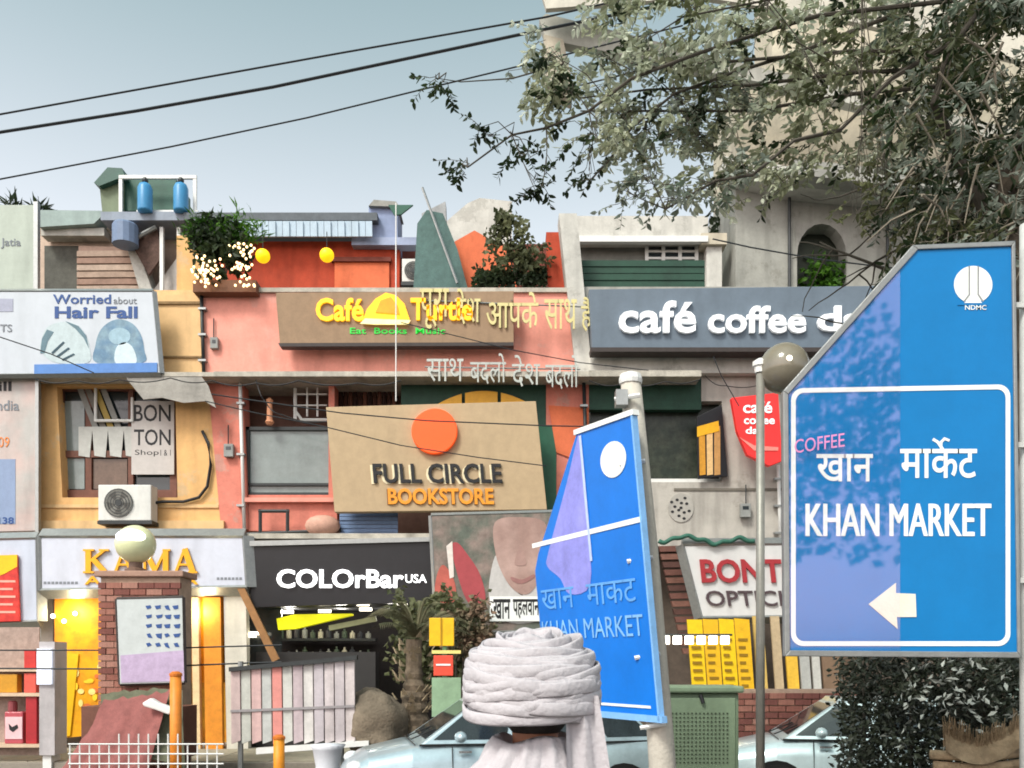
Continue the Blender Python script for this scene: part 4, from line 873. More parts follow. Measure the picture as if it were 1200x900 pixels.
# ------------------------------------------------------------------ brick gate pillar with globe lamp
GY = 13.4
px0, px1 = W(116, 0, GY)[0], W(212, 0, GY)[0]
t = thing('gate_pillar', 'brick gate pillar below the round globe lamp', 'pillar', ((px0+px1)/2, GY+0.45, 0))
top = W(0, 676, GY)[2]
part('mortar_core', MB().box(px0+.02, px1-.02, GY+0.02, GY+0.5, 0, top), M('mortar', '#a9917f', 0.95, 0.2, 8, 0.4), t)
part('coping', MB().box(px0-.05, px1+.05, GY-0.05, GY+0.57, top, top+0.09), M('coping_stone', '#a08070', 0.9, 0.2, 5, 0.3), t, bevel=0.015)
bl, bh = 0.228, 0.085; br = [None]*4; row = 0; z = 0.03
bmats = [M('brick%d' % k, c, 0.9, 0.25, 9, 0.4) for k, c in enumerate(('#8d5a4e', '#9c6a5c', '#7a4b43', '#a5786a'))]
while z + bh < top:
    x = px0 - (0.12 if row % 2 else 0.0); 
    while x < px1 - 0.02:
        a, e = max(x, px0), min(x+bl, px1)
        if e - a > 0.05:
            k = rnd.randrange(4)
            if br[k] is None:
                bb = MB().box(0, 1, -0.025, 0.03, 0, bh); br[k] = link_mesh('brick', bb.v, bb.f, bmats[k], (0, 0, 0), t); o = br[k]
            else: o = share(br[k], t, (0, 0, 0))
            o.location = (a - t.location[0], GY - t.location[1] + rnd.uniform(-.006, .006), z); o.scale = (e-a, 1, 1)
        x += bl + 0.014
    z += bh + 0.014; row += 1
c = W(159, 638, GY+0.2)
t = thing('globe_lamp', 'round pale green globe lamp with bright centre on the brick pillar', 'lamp', (c[0], c[1], top+.09))
part('globe', MB().ball(c, 0.3, 24, 16, sz=0.98), M('globe_pale', '#d3d6ac', 0.25, 0.08, 4, 0.0), t, smooth=True)
part('glow_spot', MB().ball((c[0]+.01, c[1]-0.20, c[2]+0.09), 0.225, 20, 10, sy=0.52, sz=0.5), M('bulb_white', '#ffffff', 0.4, 0, 5, 0, emit=2.2), t, smooth=True)
part('collar', MB().lathe((c[0], c[1], top+.09), [(.16, 0), (.16, .04), (.1, .07), (.1, max(.09, c[2]-.26-top-.09))], 16), M('collar_brown', '#6d5548', 0.5), t)
t = board('notice_board', 'grey white notice board with blue handwriting on the brick pillar', [(136, 702), (214, 700), (216, 800), (140, 802)], GY-0.14, 0.05, M('notice_grey', '#b9bfbf', 0.6, 0.12, 4), edge_d)
part('lilac_strip', MB().prism([(141, 768), (215, 762), (216, 798), (142, 800)], GY-0.148, 0.006), M('notice_lilac', '#b3a0bd', 0.6, 0.2, 6), t)
for j in range(5):
    for k in range(4):
        x = 171 + k*10.5 + rnd.uniform(-1, 1); y = 710 + j*11
        part('handwriting', MB().prism([(x, y), (x+rnd.uniform(4, 9), y-1), (x+7, y+rnd.uniform(2, 6)), (x+2, y+4)], GY-0.146, 0.004), navy_p, t)
# mesh fence in front
t = thing('mesh_fence', 'low white wire mesh fence in the bottom left corner', 'fence', base(140, 11.5, 0))
for k in range(16):
    x = 82 + k*11.5; part('wire', MB().tube([W(x, 868 + (4 if k < 5 or k > 11 else -8), 11.5), (W(x, 0, 11.5)[0], 11.5, 0.05)], 0.010, 5), white_p, t)
for k in range(6):
    y = 872 + k*11.5; part('wire', MB().tube([W(80, y, 11.49), W(262, y, 11.49)], 0.010, 5), white_p, t)
for k, (x, y0, Y, c) in enumerate(((206, 792, 11.8, '#d9822a'), (327, 866, 11.8, '#d98a1e'))):
    t = thing('orange_bollard', ('tall orange post beside the brick pillar', 'short orange post in front of the pink panel fence')[k], 'post', base(x, Y, 0), 'orange posts along the kerb')
    part('shaft', MB().tube([(W(x, 0, Y)[0], Y, 0), W(x, y0, Y)], 0.075, 12), M('orange_paint%d' % k, c, 0.5, 0.2, 6, 0.1, streak=0.25), t, smooth=True)
    part('cap', MB().lathe(W(x, y0, Y), [(.085, 0), (.085, .03), (.04, .06)], 12), M('orange_cap', '#c06a20', 0.5), t)
# cart under a maroon and olive cloth
t = thing('covered_cart', 'street cart covered by maroon and olive cloth behind the mesh fence', 'cart', base(140, 12.9, 0), None)
cx0, cx1, CY2 = W(64, 0, 12.2)[0], W(206, 0, 12.2)[0], 12.2
def sheet(pts_top, pts_bot, n=14, amp=0.07, sd=1):
    r_ = random.Random(sd); v = []; f = []; m_ = 8
    for i in range(n+1):
        for j in range(m_+1):
            a = Vector(pts_top[0]).lerp(Vector(pts_top[1]), i/n); c = Vector(pts_bot[0]).lerp(Vector(pts_bot[1]), i/n); q = a.lerp(c, j/m_)
            v.append((q.x, q.y + amp*math.sin(i*1.7+j*.3)*j/m_, q.z + amp*r_.uniform(-.5, .5) - 0.06*math.sin(math.pi*j/m_)))
    for i in range(n):
        for j in range(m_): f.append((i*(m_+1)+j, (i+1)*(m_+1)+j, (i+1)*(m_+1)+j+1, i*(m_+1)+j+1))
    b = MB(); b.add(v, f); return b
part('maroon_cloth', sheet((W(122, 822, 12.4), W(200, 808, 12.4)), (W(66, 905, 11.75), W(170, 905, 11.75)), sd=2), M('cloth_maroon', '#8a5450', 0.9, 0.25, 6, 0.3), t, smooth=True)
part('olive_cloth', sheet((W(118, 812, 12.55), W(214, 806, 12.55)), (W(118, 860, 12.2), W(216, 905, 11.9)), sd=3), M('cloth_olive', '#626350', 0.9, 0.3, 6, 0.3), t, smooth=True)
part('cart_body', MB().box(cx0+.1, cx1-.1, 12.75, 13.3, 0.4, 1.15), brownwood, t)
for x in (cx0+.2, cx1-.2):
    for y in (12.8, 13.2): part('leg', MB().box(x-.03, x+.03, y-.03, y+.03, 0, 0.4), brownwood, t)
solo('white_bag', MB().prism([(166, 824), (176, 818), (186, 824), (203, 830), (198, 838), (182, 832), (168, 828)], 12.1, 0.12), white_p, 'crumpled white paper bag on the covered cart', 'bag', bevel=0.02)
# pinkish slatted panel fence
t = thing('panel_fence', 'pinkish white slatted panel fence below the cosmetics shop', 'fence', base(345, 12.6, 0))
cols = ['#cfb7b4', '#bfc0b8', '#c9a8a5', '#b3b5b2', '#d08880', '#c3c3bd', '#b9a9ad', '#cbc7c4', '#b5adb2', '#c9bfc0', '#bcb3b6', '#c7bdbc']
for k in range(12):
    x = 270 + k*12.2; tp = 783 - (x-270)*0.085
    part('slat', MB().prism([(x, tp), (x+11, tp-.9), (x+12, 868), (x+1, 872)], 12.6+0.02*(k % 2), 0.05), M('slat_'+cols[k][1:], cols[k], 0.7, 0.2, 4, 0.1, streak=0.35), t, bevel=0.006)
part('rail', MB().prism([(268, 782), (418, 768), (418, 773), (268, 787)], 12.54, 0.12), darksteel, t)
part('rail', MB().prism([(300, 877), (432, 868), (432, 874), (300, 884)], 12.54, 0.12), white_p, t)
part('rail', MB().prism([(270, 832), (415, 826), (415, 829), (270, 835)], 12.585, 0.02), M('rail_grey', '#8f8a8c'), t)
for x in (282, 400): part('post', MB().tube([(W(x, 0, 12.72)[0], 12.72, 0), W(x, 775, 12.72)], 0.04, 8), steel, t)
solo('white_plinth', MB().lathe((W(384, 0, 11.9)[0], 11.9, 0), [(.3, 0), (.2, .1), (.16, .4), (.2, .62), (.24, .68), (.05, .7)], 16), M('plinth_white', '#c9cbd2', 0.7, 0.1, 5), 'white pedestal planter below the panel fence', 'planter', smooth=True)

# ------------------------------------------------------------------ palm stump, hedge, small signs
PY = 13.2
t = thing('palm_tree', 'short thick palm trunk with leaf scars and drooping dry fronds', 'tree', base(485, PY, 0))
b = MB(); prof = []
for i in range(26):
    z = i*0.085; r = 0.34 - 0.012*i + (0.03 if i % 2 else 0); prof.append((max(r, .12), z))
part('trunk', MB().lathe((W(485, 0, PY)[0], PY, 0), prof, 14), M('palm_bark', '#7d6e5c', 0.95, 0.35, 9, 0.8, hue2='#4f463a'), t)
zt = 26*0.085
for k in range(90):
    a = rnd.uniform(0, 2*math.pi); z = rnd.uniform(.3, zt)
    c = Vector((W(485, 0, PY)[0] + .25*math.cos(a), PY + .25*math.sin(a), z))
    part('leaf_scar', MB().poly3([c + Vector((-.05*math.sin(a), .05*math.cos(a), 0)), c + Vector((.05*math.sin(a), -.05*math.cos(a), 0)), c + Vector((.07*math.cos(a), .07*math.sin(a), .1))], (math.cos(a), math.sin(a), 0), 0.02), M('scar', '#8f8068', 0.95, 0.3, 9, 0.5), t)
b = MB(); r_ = random.Random(11)
for k in range(26):
    a = r_.uniform(0, 2*math.pi); e = r_.uniform(.5, 1.45); L = r_.uniform(.7, 1.25); p0 = Vector((W(488, 0, PY)[0], PY, zt-.05)); pts = []
    for i in range(8):
        s_ = i/7*L; pts.append(p0 + Vector((math.cos(a)*s_*math.cos(e), math.sin(a)*s_*math.cos(e), s_*math.sin(e) - .42*s_*s_)))
    for i in range(7):
        d = (pts[i+1]-pts[i]).normalized(); sd_ = d.cross(Vector((0, 0, 1)))
        for q in range(3):
            m_ = pts[i].lerp(pts[i+1], q/3)
            for sgn in (-1, 1):
                tip = m_ + (sd_*sgn*.16 + d*.14 - Vector((0, 0, .08))); b.add([m_, m_ + d*.02, tip], [(0, 1, 2)])
    b.tube(pts, .015, 4, .004)
part('frond', b, M('dry_frond', '#6f6a50', 0.85, 0.35, 5, 0.0, hue2='#4c5138'), t, kind='stuff')
rb = MB().ball((W(440, 0, 12.9)[0], 12.9, .85), 0.46, 28, 18, sz=1.25, sy=0.8)
from mathutils import noise as mn
cc = Vector((W(440, 0, 12.9)[0], 12.9, .85)); rb.v = [tuple(cc + (Vector(p)-cc)*(1 + .28*mn.noise(Vector(p)*3.1) + .12*mn.noise(Vector(p)*8))) for p in rb.v]
solo('rock', rb, M('rock_brown', '#7d7161', 0.95, 0.35, 3, 0.9, hue2='#4d463c'), 'big lumpy brown boulder left of the palm trunk', 'rock', smooth=True)
def hedge(name, label, x0, x1, y0, y1, Y, dep, n, size, m, seed, aspect=.36):
    r_ = random.Random(seed); t = thing(name, label, 'hedge', base((x0+x1)/2, Y, 0)); b = MB(); P = []
    for k in range(n):
        x = r_.uniform(x0, x1) + r_.gauss(0, 7); yt = y0 + 10*math.sin(x*.11+seed) + 6*math.sin(x*.37); y = yt + (y1-yt)*r_.random()
        P.append(W(x, y, Y + r_.uniform(0, dep)))
    leaves(b, P, size, aspect, r_); part('foliage', b, m, t, kind='stuff')
    for k in range(5):
        x = x0 + (x1-x0)*(k+.5)/5; part('stem', MB().tube([(W(x, 0, Y+dep/2)[0], Y+dep/2, 0), W(x, y0+25, Y+dep/2)], 0.03, 6, .01), twig, t)
    return t
hedge('hedge', 'grey green leafy hedge between palm trunk and the poster', 470, 562, 700, 800, 14.6, .8, 2600, .12, leaf_o, 4)
hedge('hedge', 'rusty dry bush in front of the poster', 530, 572, 712, 770, 14.0, .5, 900, .1, M('rust_leaf', '#7c6452', 0.8, 0.4, 4, hue2='#5b6146'), 6)
t = thing('roadside_marker', 'yellow and red marker board on green post left of the white clad person', 'sign', base(518, 12.0, 0))
part('post', MB().tube([(W(521, 0, 12)[0], 12.03, 0), W(521, 724, 12.03)], .03, 8), M('marker_green', '#6c9a78', 0.5), t)
part('yellow_board', MB().rect(503, 724, 532, 757, 11.95, .05), M('marker_yellow', '#e8b30a', 0.5, .15, 6), t, bevel=.008)
part('divider', MB().rect(516, 724, 518, 757, 11.94, .01), M('marker_line', '#a97f08'), t)
part('lower_board', MB().rect(506, 762, 540, 766, 11.95, .05), M('marker_cream', '#e3cf7c'), t)
part('red_board', MB().rect(508, 768, 531, 792, 11.95, .05), M('marker_red', '#dc4a34', 0.5, .15, 6), t, bevel=.008)
part('white_line', MB().rect(511, 778, 528, 780, 11.94, .01), white_s, t)
part('green_skirt', MB().rect(506, 794, 540, 840, 11.97, .05), M('marker_skirt', '#86a283', 0.6, .2, 5), t)

# ------------------------------------------------------------------ street furniture, right
t = thing('utility_cabinet', 'green perforated electrical cabinet at the foot of the concrete pole', 'cabinet', base(822, 9.0, 0))
CG = M('cabinet_green', '#7f9277', 0.6, 0.12, 4, 0.1, streak=0.25)
x0, x1, zt = W(779, 0, 9)[0], W(866, 0, 9)[0], W(0, 812, 9)[2]
part('cabinet_body', MB().box(x0, x1, 9.0, 9.5, 0.1, zt), CG, t, bevel=.02)
part('roof_cap', MB().box(x0-.05, x1+.04, 8.94, 9.55, zt, zt+.07), CG, t, bevel=.02)
part('side_flange', MB().box(x0-.09, x0-.01, 8.97, 9.3, 0.1, zt-.03), M('cabinet_light', '#a8bf9a', 0.6, .1, 4), t)
part('plinth', MB().box(x0-.03, x1+.03, 8.97, 9.53, 0, .1), concrete, t)
part('door', MB().box(x0+.04, x1-.04, 8.98, 9.0, .16, zt-.05), CG, t, bevel=.006)
part('lock', MB().tube([W(821, 814, 8.97), W(824, 824, 8.95)], .02, 6), black_p, t)
hole = None
for i in range(15):
    for j in range(13):
        p = W(788 + i*4.6, 836 + j*4.8, 8.975)
        if hole is None:
            bb = MB().box(-.008, .008, -.003, .003, -.008, .008); hole = link_mesh('vent_hole', bb.v, bb.f, M('hole_dark', '#46523f'), (0, 0, 0), t); o = hole
        else: o = share(hole, t, (0, 0, 0))
        o.location = Vector(p) - t.location
def brick_wall(name, label, xa, xb, yt, Y):
    t = thing(name, label, 'wall', base((xa+xb)/2, Y, 0)); X0, X1, top = W(xa, 0, Y)[0], W(xb, 0, Y)[0], W(0, yt, Y)[2]
    part('mortar_core', MB().box(X0+.015, X1-.015, Y+.02, Y+.32, 0, top), M('mortar', '#a9917f'), t); z = .02; row = 0; first = [None]*4
    while z < top - .05:
        x = X0 - (.11 if row % 2 else 0)
        while x < X1:
            a, e = max(x, X0), min(x+.22, X1)
            if e-a > .04:
                k = rnd.randrange(4)
                if first[k] is None:
                    bb = MB().box(0, 1, -.02, .03, 0, .075); first[k] = link_mesh('brick', bb.v, bb.f, bmats[k], (0, 0, 0), t); o = first[k]
                else: o = share(first[k], t, (0, 0, 0))
                o.location = (a-t.location[0], Y-t.location[1] + rnd.uniform(-.008, .008), z); o.scale = (e-a, 1, 1)
            x += .235
        z += .09; row += 1
brick_wall('brick_wall', 'low brick wall between green cabinet and the pale car', 862, 1010, 808, 12.4)
# globe street lamp on slim pole
LY = 8.0; c = W(919, 432, LY)
t = thing('street_lamp', 'slim grey lamp post with smoky round globe left of the direction sign', 'street lamp', base(891, LY, 0))
part('post', MB().tube([(W(891, 0, LY)[0], LY, 0), W(891, 432, LY)], .042, 12, .038), M('lamp_post', '#8c8a82', 0.45, .15, 8, metal=.3), t, smooth=True)
part('post_cap', MB().lathe(W(891, 437, LY), [(.05, 0), (.055, .05), (.07, .06), (.07, .1), (.02, .13)], 12), white_p, t)
part('arm', MB().tube([W(891, 432, LY), W(905, 428, LY), W(919, 434, LY)], .014, 6), steel, t)
part('globe', MB().ball(c, .225, 22, 14), M('globe_smoky', '#7d7768', 0.12, .15, 3, 0, spec=.6), t, smooth=True)
part('glow_spot', MB().ball((c[0]-.02, c[1]-.215, c[2]+.02), .026, 8, 6), lampwhite, t)  # glowing dot put in for the highlight on the globe
part('base_plate', MB().lathe((W(891, 0, LY)[0], LY, 0), [(.12, 0), (.12, .03), (.06, .06)], 12), darksteel, t)
# right foreground greenery
t = hedge('hedge', 'dark glossy hedge under the direction sign at right', 985, 1260, 762, 930, 7.2, 1.2, 15000, .06, M('hedge_dark', '#2b3224', 0.5, .5, 4, hue2='#191e17'), 12, .26)
b = MB(); r_ = random.Random(77); leaves(b, [W(r_.gauss(1115, 34), r_.gauss(820, 28), 7.05 + r_.uniform(0, .2)) for _ in range(150)], .07, .22, r_); part('pale_foliage', b, M('silver_leaf', '#9a9f98', 0.4, .3, 4), t, kind='stuff')
t = thing('dry_thatch', 'straw coloured fringed thatch heap in the bottom right corner', 'thatch', base(1160, 6.4, 0))
TH = M('straw', '#a08c70', 0.9, .35, 8, .5, hue2='#7b6850')
b = MB(); n = 22; tv = []; 
arc = [(1106 + 110*i/n, 848 + 26*math.sin(math.pi*(i/n)*1.0)*(1-i/n*.55) - 22*(i/n)**2) for i in range(n+1)]
b.add([W(x, y, 6.4) for x, y in arc] + [W(x+3, y+32, 6.32) for x, y in arc], [(i, i+1, i+n+2, i+n+1) for i in range(n)])
part('thatch_band', b, TH, t)
b = MB()
for k in range(260):
    u = rnd.random()*n; i = int(u); x, y = arc[i]; x2, y2 = arc[min(n, i+1)]; xx = x + (x2-x)*(u-i); yy = y + (y2-y)*(u-i)
    h = rnd.uniform(2, 16) if rnd.random() < .5 else rnd.uniform(2, 6); p = Vector(W(xx, yy+34*rnd.random(), 6.39)); q = Vector(W(xx + rnd.uniform(-3, 3), yy-h, 6.36)); b.tube([p, q], .005, 3, .002)
part('straw_stalk', b, TH, t, kind='stuff')
for k in range(5): part('straw_roll', MB().tube([W(1090 + k*4, 884 + k*13, 6.45), W(1150, 888 + k*13, 6.38), W(1240, 876 + k*13, 6.45)], .035, 8), TH, t, smooth=True)
t = thing('slat_fence', 'pale teal vertical slat fence behind the hedge at right edge', 'fence', base(1180, 8.8, 0))
for k in range(9): part('slat', MB().rect(1146+k*11, 762, 1153+k*11, 840, 8.8, .03), M('slat_teal', '#9fb0a6', 0.7, .15, 5, streak=.2), t)
for y in (775, 825): part('rail', MB().rect(1140, y, 1246, y+5, 8.84, .04), M('rail_teal', '#7c8c84', 0.7), t)
for x in (1142, 1244): part('post', MB().tube([(W(x, 0, 8.9)[0], 8.9, 0), W(x, 770, 8.9)], .04, 8), steel, t)

# ------------------------------------------------------------------ facade clutter: meters, pipes, cable runs
for k, (x, y, w_, h) in enumerate(((262, 520, 11, 15), (664, 560, 13, 17), (868, 590, 12, 16), (246, 395, 9, 13), (700, 612, 10, 14))):
    t = thing('meter_box', ('small grey meter box on the salmon pier beside the ochre wall', 'grey meter box on the pink wall left of the leaning pole', 'grey meter box low on the cement wall below the red plaque', 'small meter box on the pink parapet left of the wooden board', 'small meter box above the louvres')[k], 'meter box', W(x, y+h, YF-.1), 'meter boxes on the facades')
    part('casing', MB().rect(x, y, x+w_, y+h, YF-.14, .1), M('meter_grey', '#8d8f8c', .6, .2, 8, .05, streak=.2), t, bevel=.008)
    part('window', MB().rect(x+2.5, y+3, x+w_-2.5, y+7, YF-.145, .01), glass_d, t)
    part('conduit', MB().tube([W(x+w_/2, y, YF-.08), W(x+w_/2, y-22, YF-.08)], .012, 6), darksteel, t)
for k, (x, y0, y1, m_, lab) in enumerate(((281, 442, 622, white_p, 'white rain pipe on the salmon pier'), (684, 442, 640, darksteel, 'dark rain pipe at the joint of pink and grey buildings'), (236, 346, 437, darksteel, 'dark rain pipe between cream and pink parapets'), (912, 545, 640, white_p, 'white rain pipe under the red plaque'))):
    t = thing('rain_pipe', lab, 'pipe', W(x, y1, YF-.1), 'rain pipes on the facades')
    part('pipe', MB().tube([W(x, y0, YF-.1), W(x+(y1-y0)*.03, y1, YF-.1)], .035, 8), m_, t, smooth=True)
    for q in range(3):
        yy = y0 + (y1-y0)*(q+.5)/3; part('clip', MB().rect(x-4, yy-1.2, x+5, yy+1.2, YF-.15, .12), steel, t)
def cable(label, pts, r=.011):
    P = []
    for a, c in zip(pts[:-1], pts[1:]):
        for i in range(8):
            u = i/8; P.append(W(a[0]+(c[0]-a[0])*u, a[1]+(c[1]-a[1])*u + 4*math.sin(math.pi*u), YF-.62 + .02*math.sin(i)))
    P.append(W(*pts[-1], YF-.62)); solo('facade_cable', MB().tube(P, r, 5), M('cable_black', '#2a2a2c', .6), label, 'cable', 'cables clipped along the ledge')
cable('black cable sagging along the ledge above the ochre window', [(40, 444), (90, 446), (140, 445), (200, 443), (250, 446)])
cable('grey cable looping along the ledge above the brown curtains', [(250, 447), (300, 449), (350, 446), (420, 449), (470, 446)], .014)
cable('cable draped down from ledge to the bookshop board', [(300, 445), (310, 470), (330, 486), (384, 494)])
cable('thin cable along the ledge below the slate blue board', [(690, 446), (730, 450), (780, 447), (822, 444)])
cable('cable drooping along the top of the ayurveda fascia', [(46, 622), (100, 624), (180, 623), (250, 626), (290, 630)])
cable('cable hanging across the cement wall under the parapet band', [(826, 440), (850, 452), (900, 448), (950, 452)], .009)
# ------------------------------------------------------------------ cars
def car(label, loc, rotz, paint, L=3.9, H=1.42):
    t = thing('parked_car', label, 'car', loc, 'cars parked before the shops', rotz, local=True)
    hw = 0.82
    st = [(-1.0, .42, .62, .70), (-.985, .30, .80, .86), (-.93, .22, .90, .94), (-.80, .20, .93, .985), (-.45, .19, .92, 1.0), (0, .19, .90, 1.0), (.42, .19, .885, 1.0), (.62, .20, .86, .985), (.86, .22, .76, .93), (.96, .26, .66, .84), (1.0, .36, .55, .66)]
    b = MB(); rows = []
    for x, zb, zt, k in st:
        X = x*L/2; w_ = hw*k; h = zt-zb
        sec = [(0, zb), (w_*.86, zb), (w_*.96, zb+.10*h), (w_, zb+.40*h), (w_*.985, zb+.72*h), (w_*.93, zb+.93*h), (w_*.8, zt), (0, zt+.02)]
        rows.append([(X, y, z) for y, z in sec] + [(X, -y, z) for y, z in sec[-2:0:-1]])
    n = len(rows[0])
    for i in range(len(rows)-1): b.add(rows[i] + rows[i+1], [(j, (j+1) % n, (j+1) % n + n, j+n) for j in range(n)])
    b.add(rows[0], [tuple(range(n))[::-1]]); b.add(rows[-1], [tuple(range(n))])
    body = part('body', b, paint, t, smooth=True)
    # greenhouse: lower ring, upper ring
    zb, zr = .88, H
    lo = [(-.86*L/2, .70), (-.50*L/2, .755), (.05*L/2, .765), (.58*L/2, .70)]
    up = [(-.60*L/2, .53), (-.38*L/2, .575), (.02*L/2, .58), (.24*L/2, .54)]
    mid = []
    ring0 = [(x, y, zb) for x, y in lo] + [(x, -y, zb) for x, y in lo[::-1]]
    ring1 = [(x, y, zr-.05) for x, y in up] + [(x, -y, zr-.05) for x, y in up[::-1]]
    ring2 = [(x*.93, y*.8, zr) for x, y in up] + [(x*.93, -y*.8, zr) for x, y in up[::-1]]
    b = MB(); b.add(ring0 + ring1, [(i, (i+1) % 8, (i+1) % 8 + 8, i+8) for i in range(8)])
    b.add(ring1 + ring2, [(i, (i+1) % 8, (i+1) % 8 + 8, i+8) for i in range(8)]); b.add(ring2, [tuple(range(8))])
    part('roof', b, paint, t, bevel=.02)
    gl = M('car_glass', '#23292c', 0.06, .2, 2, 0, spec=.7)
    def pane(i, j, nm, m0=.08, m1=.92, t0=.12, t1=.93):
        a, c, d, e = [Vector(q) for q in (ring0[i], ring0[j], ring1[j], ring1[i])]
        f = lambda u, v_: a.lerp(c, u).lerp(e.lerp(d, u), v_)
        q = [f(m0, t0), f(m1, t0), f(m1, t1), f(m0, t1)]; nn = (q[1]-q[0]).cross(q[3]-q[0]).normalized()
        if nn.dot((q[0]+q[2])/2 - Vector((0, 0, 1.1))) < 0: nn = -nn
        part(nm, MB().poly3([tuple(p - nn*.01) for p in q], nn, .016), gl, t)
    for i, j in ((0, 1), (1, 2), (2, 3), (4, 5), (5, 6), (6, 7)): pane(i, j, 'side_window')
    pane(3, 4, 'windscreen'); pane(7, 0, 'rear_window')
    for sx in (-.60, .62):
        for sy in (-1, 1):
            X = sx*L/2*1.0; wh = part('wheel', MB().tube([(X, sy*.62, .30), (X, sy*.835, .30)], .30, 20), M('tyre', '#191919', .9, .2, 8, .2), t)
            part('rim', MB().tube([(X, sy*.80, .30), (X, sy*.845, .30)], .19, 16), M('rim_alloy', '#a9abad', .3, .1, 8, metal=.8), wh)
            part('wheel_arch', MB().tube([(X, sy*.70, .31), (X, sy*.828, .31)], .34, 20), M('arch_black', '#111111', .9), t)
    for sy in (-1, 1):
        part('headlight', MB().ball((L/2*.93, sy*.56, .64), .13, 12, 8, sx=.8, sy=1.2, sz=.6), M('headlight', '#d6dadc', .1, .05, 5), t, smooth=True)
        part('tail_light', MB().ball((-L/2*.965, sy*.58, .76), .12, 12, 8, sx=.6, sy=1.0, sz=1.1), M('tail_light', '#a5181c', .15, .05, 5), t, smooth=True)
        part('mirror', MB().ball((L/2*.36, sy*.88, .98), .1, 10, 6, sx=.7, sz=.65), paint, t, smooth=True)
        for x in (-.12, .34): part('door_handle', MB().box(x*L/2-.09, x*L/2+.05, sy*.825-.01, sy*.825+.012, .80, .825), M('handle_chrome', '#b8babb', .25, .05, 5, metal=.8), t)
        part('belt_trim', MB().tube([(lo[0][0], sy*.72, .885), (lo[1][0], sy*.775, .885), (lo[2][0], sy*.785, .885), (lo[3][0], sy*.72, .885)], .012, 5), M('trim_black', '#1b1b1c', .5), t)
    for x in (-.42, .02, .40):
        for sy in (-1, 1): part('door_seam', MB().tube([(x*L/2, sy*.815, .30), (x*L/2, sy*.829, .52), (x*L/2, sy*.815, .74), (x*L/2, sy*.775, .87)], .006, 4), M('trim_black', '#1b1b1c', .5), t)
    for y in (-.3, .15): part('wiper', MB().tube([(.60*L/2, y, .905), (.47*L/2, y+.28, 1.04)], .008, 4), M('trim_black', '#1b1b1c', .5), t)
    part('bonnet_seam', MB().tube([(.60*L/2, -.62, .882), (.61*L/2, 0, .902), (.60*L/2, .62, .882)], .007, 4), M('trim_black', '#1b1b1c', .5), t)
    part('aerial', MB().tube([(-.5*L/2, 0, H), (-.56*L/2, 0, H+.28)], .005, 4), M('trim_black', '#1b1b1c', .5), t)
    part('bumper', MB().box(-L/2-.02, -L/2+.08, -.66, .66, .36, .52), M('trim_black', '#1b1b1c', .5), t, bevel=.02)
    part('number_plate', MB().box(-L/2-.03, -L/2-.005, -.25, .25, .58, .69), white_s, t)
    return t
car('silver blue car parked in front of the panel fence', (-.05, 10.6, 0), R(192), M('paint_silverblue', '#a9bcc4', .28, .16, 3, .01, metal=.35, coat=.5, streak=.15), 3.9, 1.40)
car('pale ice blue car parked behind the lamp post', (4.35, 10.9, 0), R(170), M('paint_ice', '#bccfd2', .28, .16, 3, .01, metal=.25, coat=.5, streak=.15), 3.7, 1.36)

# ------------------------------------------------------------------ person in white
PX, PYY = W(628, 0, 2.7)[0], 2.7
t = thing('person', 'person in white turban and white shawl seen from behind at bottom centre', 'person', (PX, PYY, 0), None, R(8), local=True)
def skin_body(parent, joints, edges, m):
    me = bpy.data.meshes.new('body'); me.from_pydata([j[0] for j in joints], edges, []); me.update()
    o = bpy.data.objects.new('body', me); C.objects.link(o); o.parent = parent; me.materials.append(m); ORG[o.name] = (0, 0, 0)
    md = o.modifiers.new('skin', 'SKIN'); md.use_smooth_shade = True
    for i, j in enumerate(joints):
        me.skin_vertices[0].data[i].radius = j[1]
    me.skin_vertices[0].data[0].use_root = True
    s = o.modifiers.new('sub', 'SUBSURF'); s.levels = 2; s.render_levels = 2
    return o
J = [((0, 0, .95), (.15, .11)), ((0, .01, 1.15), (.13, .10)), ((0, 0, 1.36), (.15, .11)), ((0, 0, 1.46), (.085, .08)), ((0, .01, 1.53), (.072, .075)), ((0, .02, 1.62), (.082, .09)), ((0, .03, 1.70), (.078, .098)), ((0, .02, 1.775), (.05, .06)),
     ((.18, 0, 1.41), (.06, .06)), ((.25, .02, 1.15), (.048, .048)), ((.22, .2, 1.02), (.036, .036)), ((.16, .30, 1.04), (.032, .02)),
     ((-.18, 0, 1.41), (.06, .06)), ((-.25, .02, 1.15), (.048, .048)), ((-.22, .2, 1.02), (.036, .036)), ((-.16, .30, 1.04), (.032, .02)),
     ((.10, 0, .86), (.095, .095)), ((.11, .02, .48), (.06, .065)), ((.11, -.01, .09), (.04, .045)), ((.12, .14, .04), (.04, .03)),
     ((-.10, 0, .86), (.095, .095)), ((-.11, .02, .48), (.06, .065)), ((-.11, -.01, .09), (.04, .045)), ((-.12, .14, .04), (.04, .03))]
E = [(0, 1), (1, 2), (2, 3), (3, 4), (4, 5), (5, 6), (6, 7), (2, 8), (8, 9), (9, 10), (10, 11), (2, 12), (12, 13), (13, 14), (14, 15), (0, 16), (16, 17), (17, 18), (18, 19), (0, 20), (20, 21), (21, 22), (22, 23)]
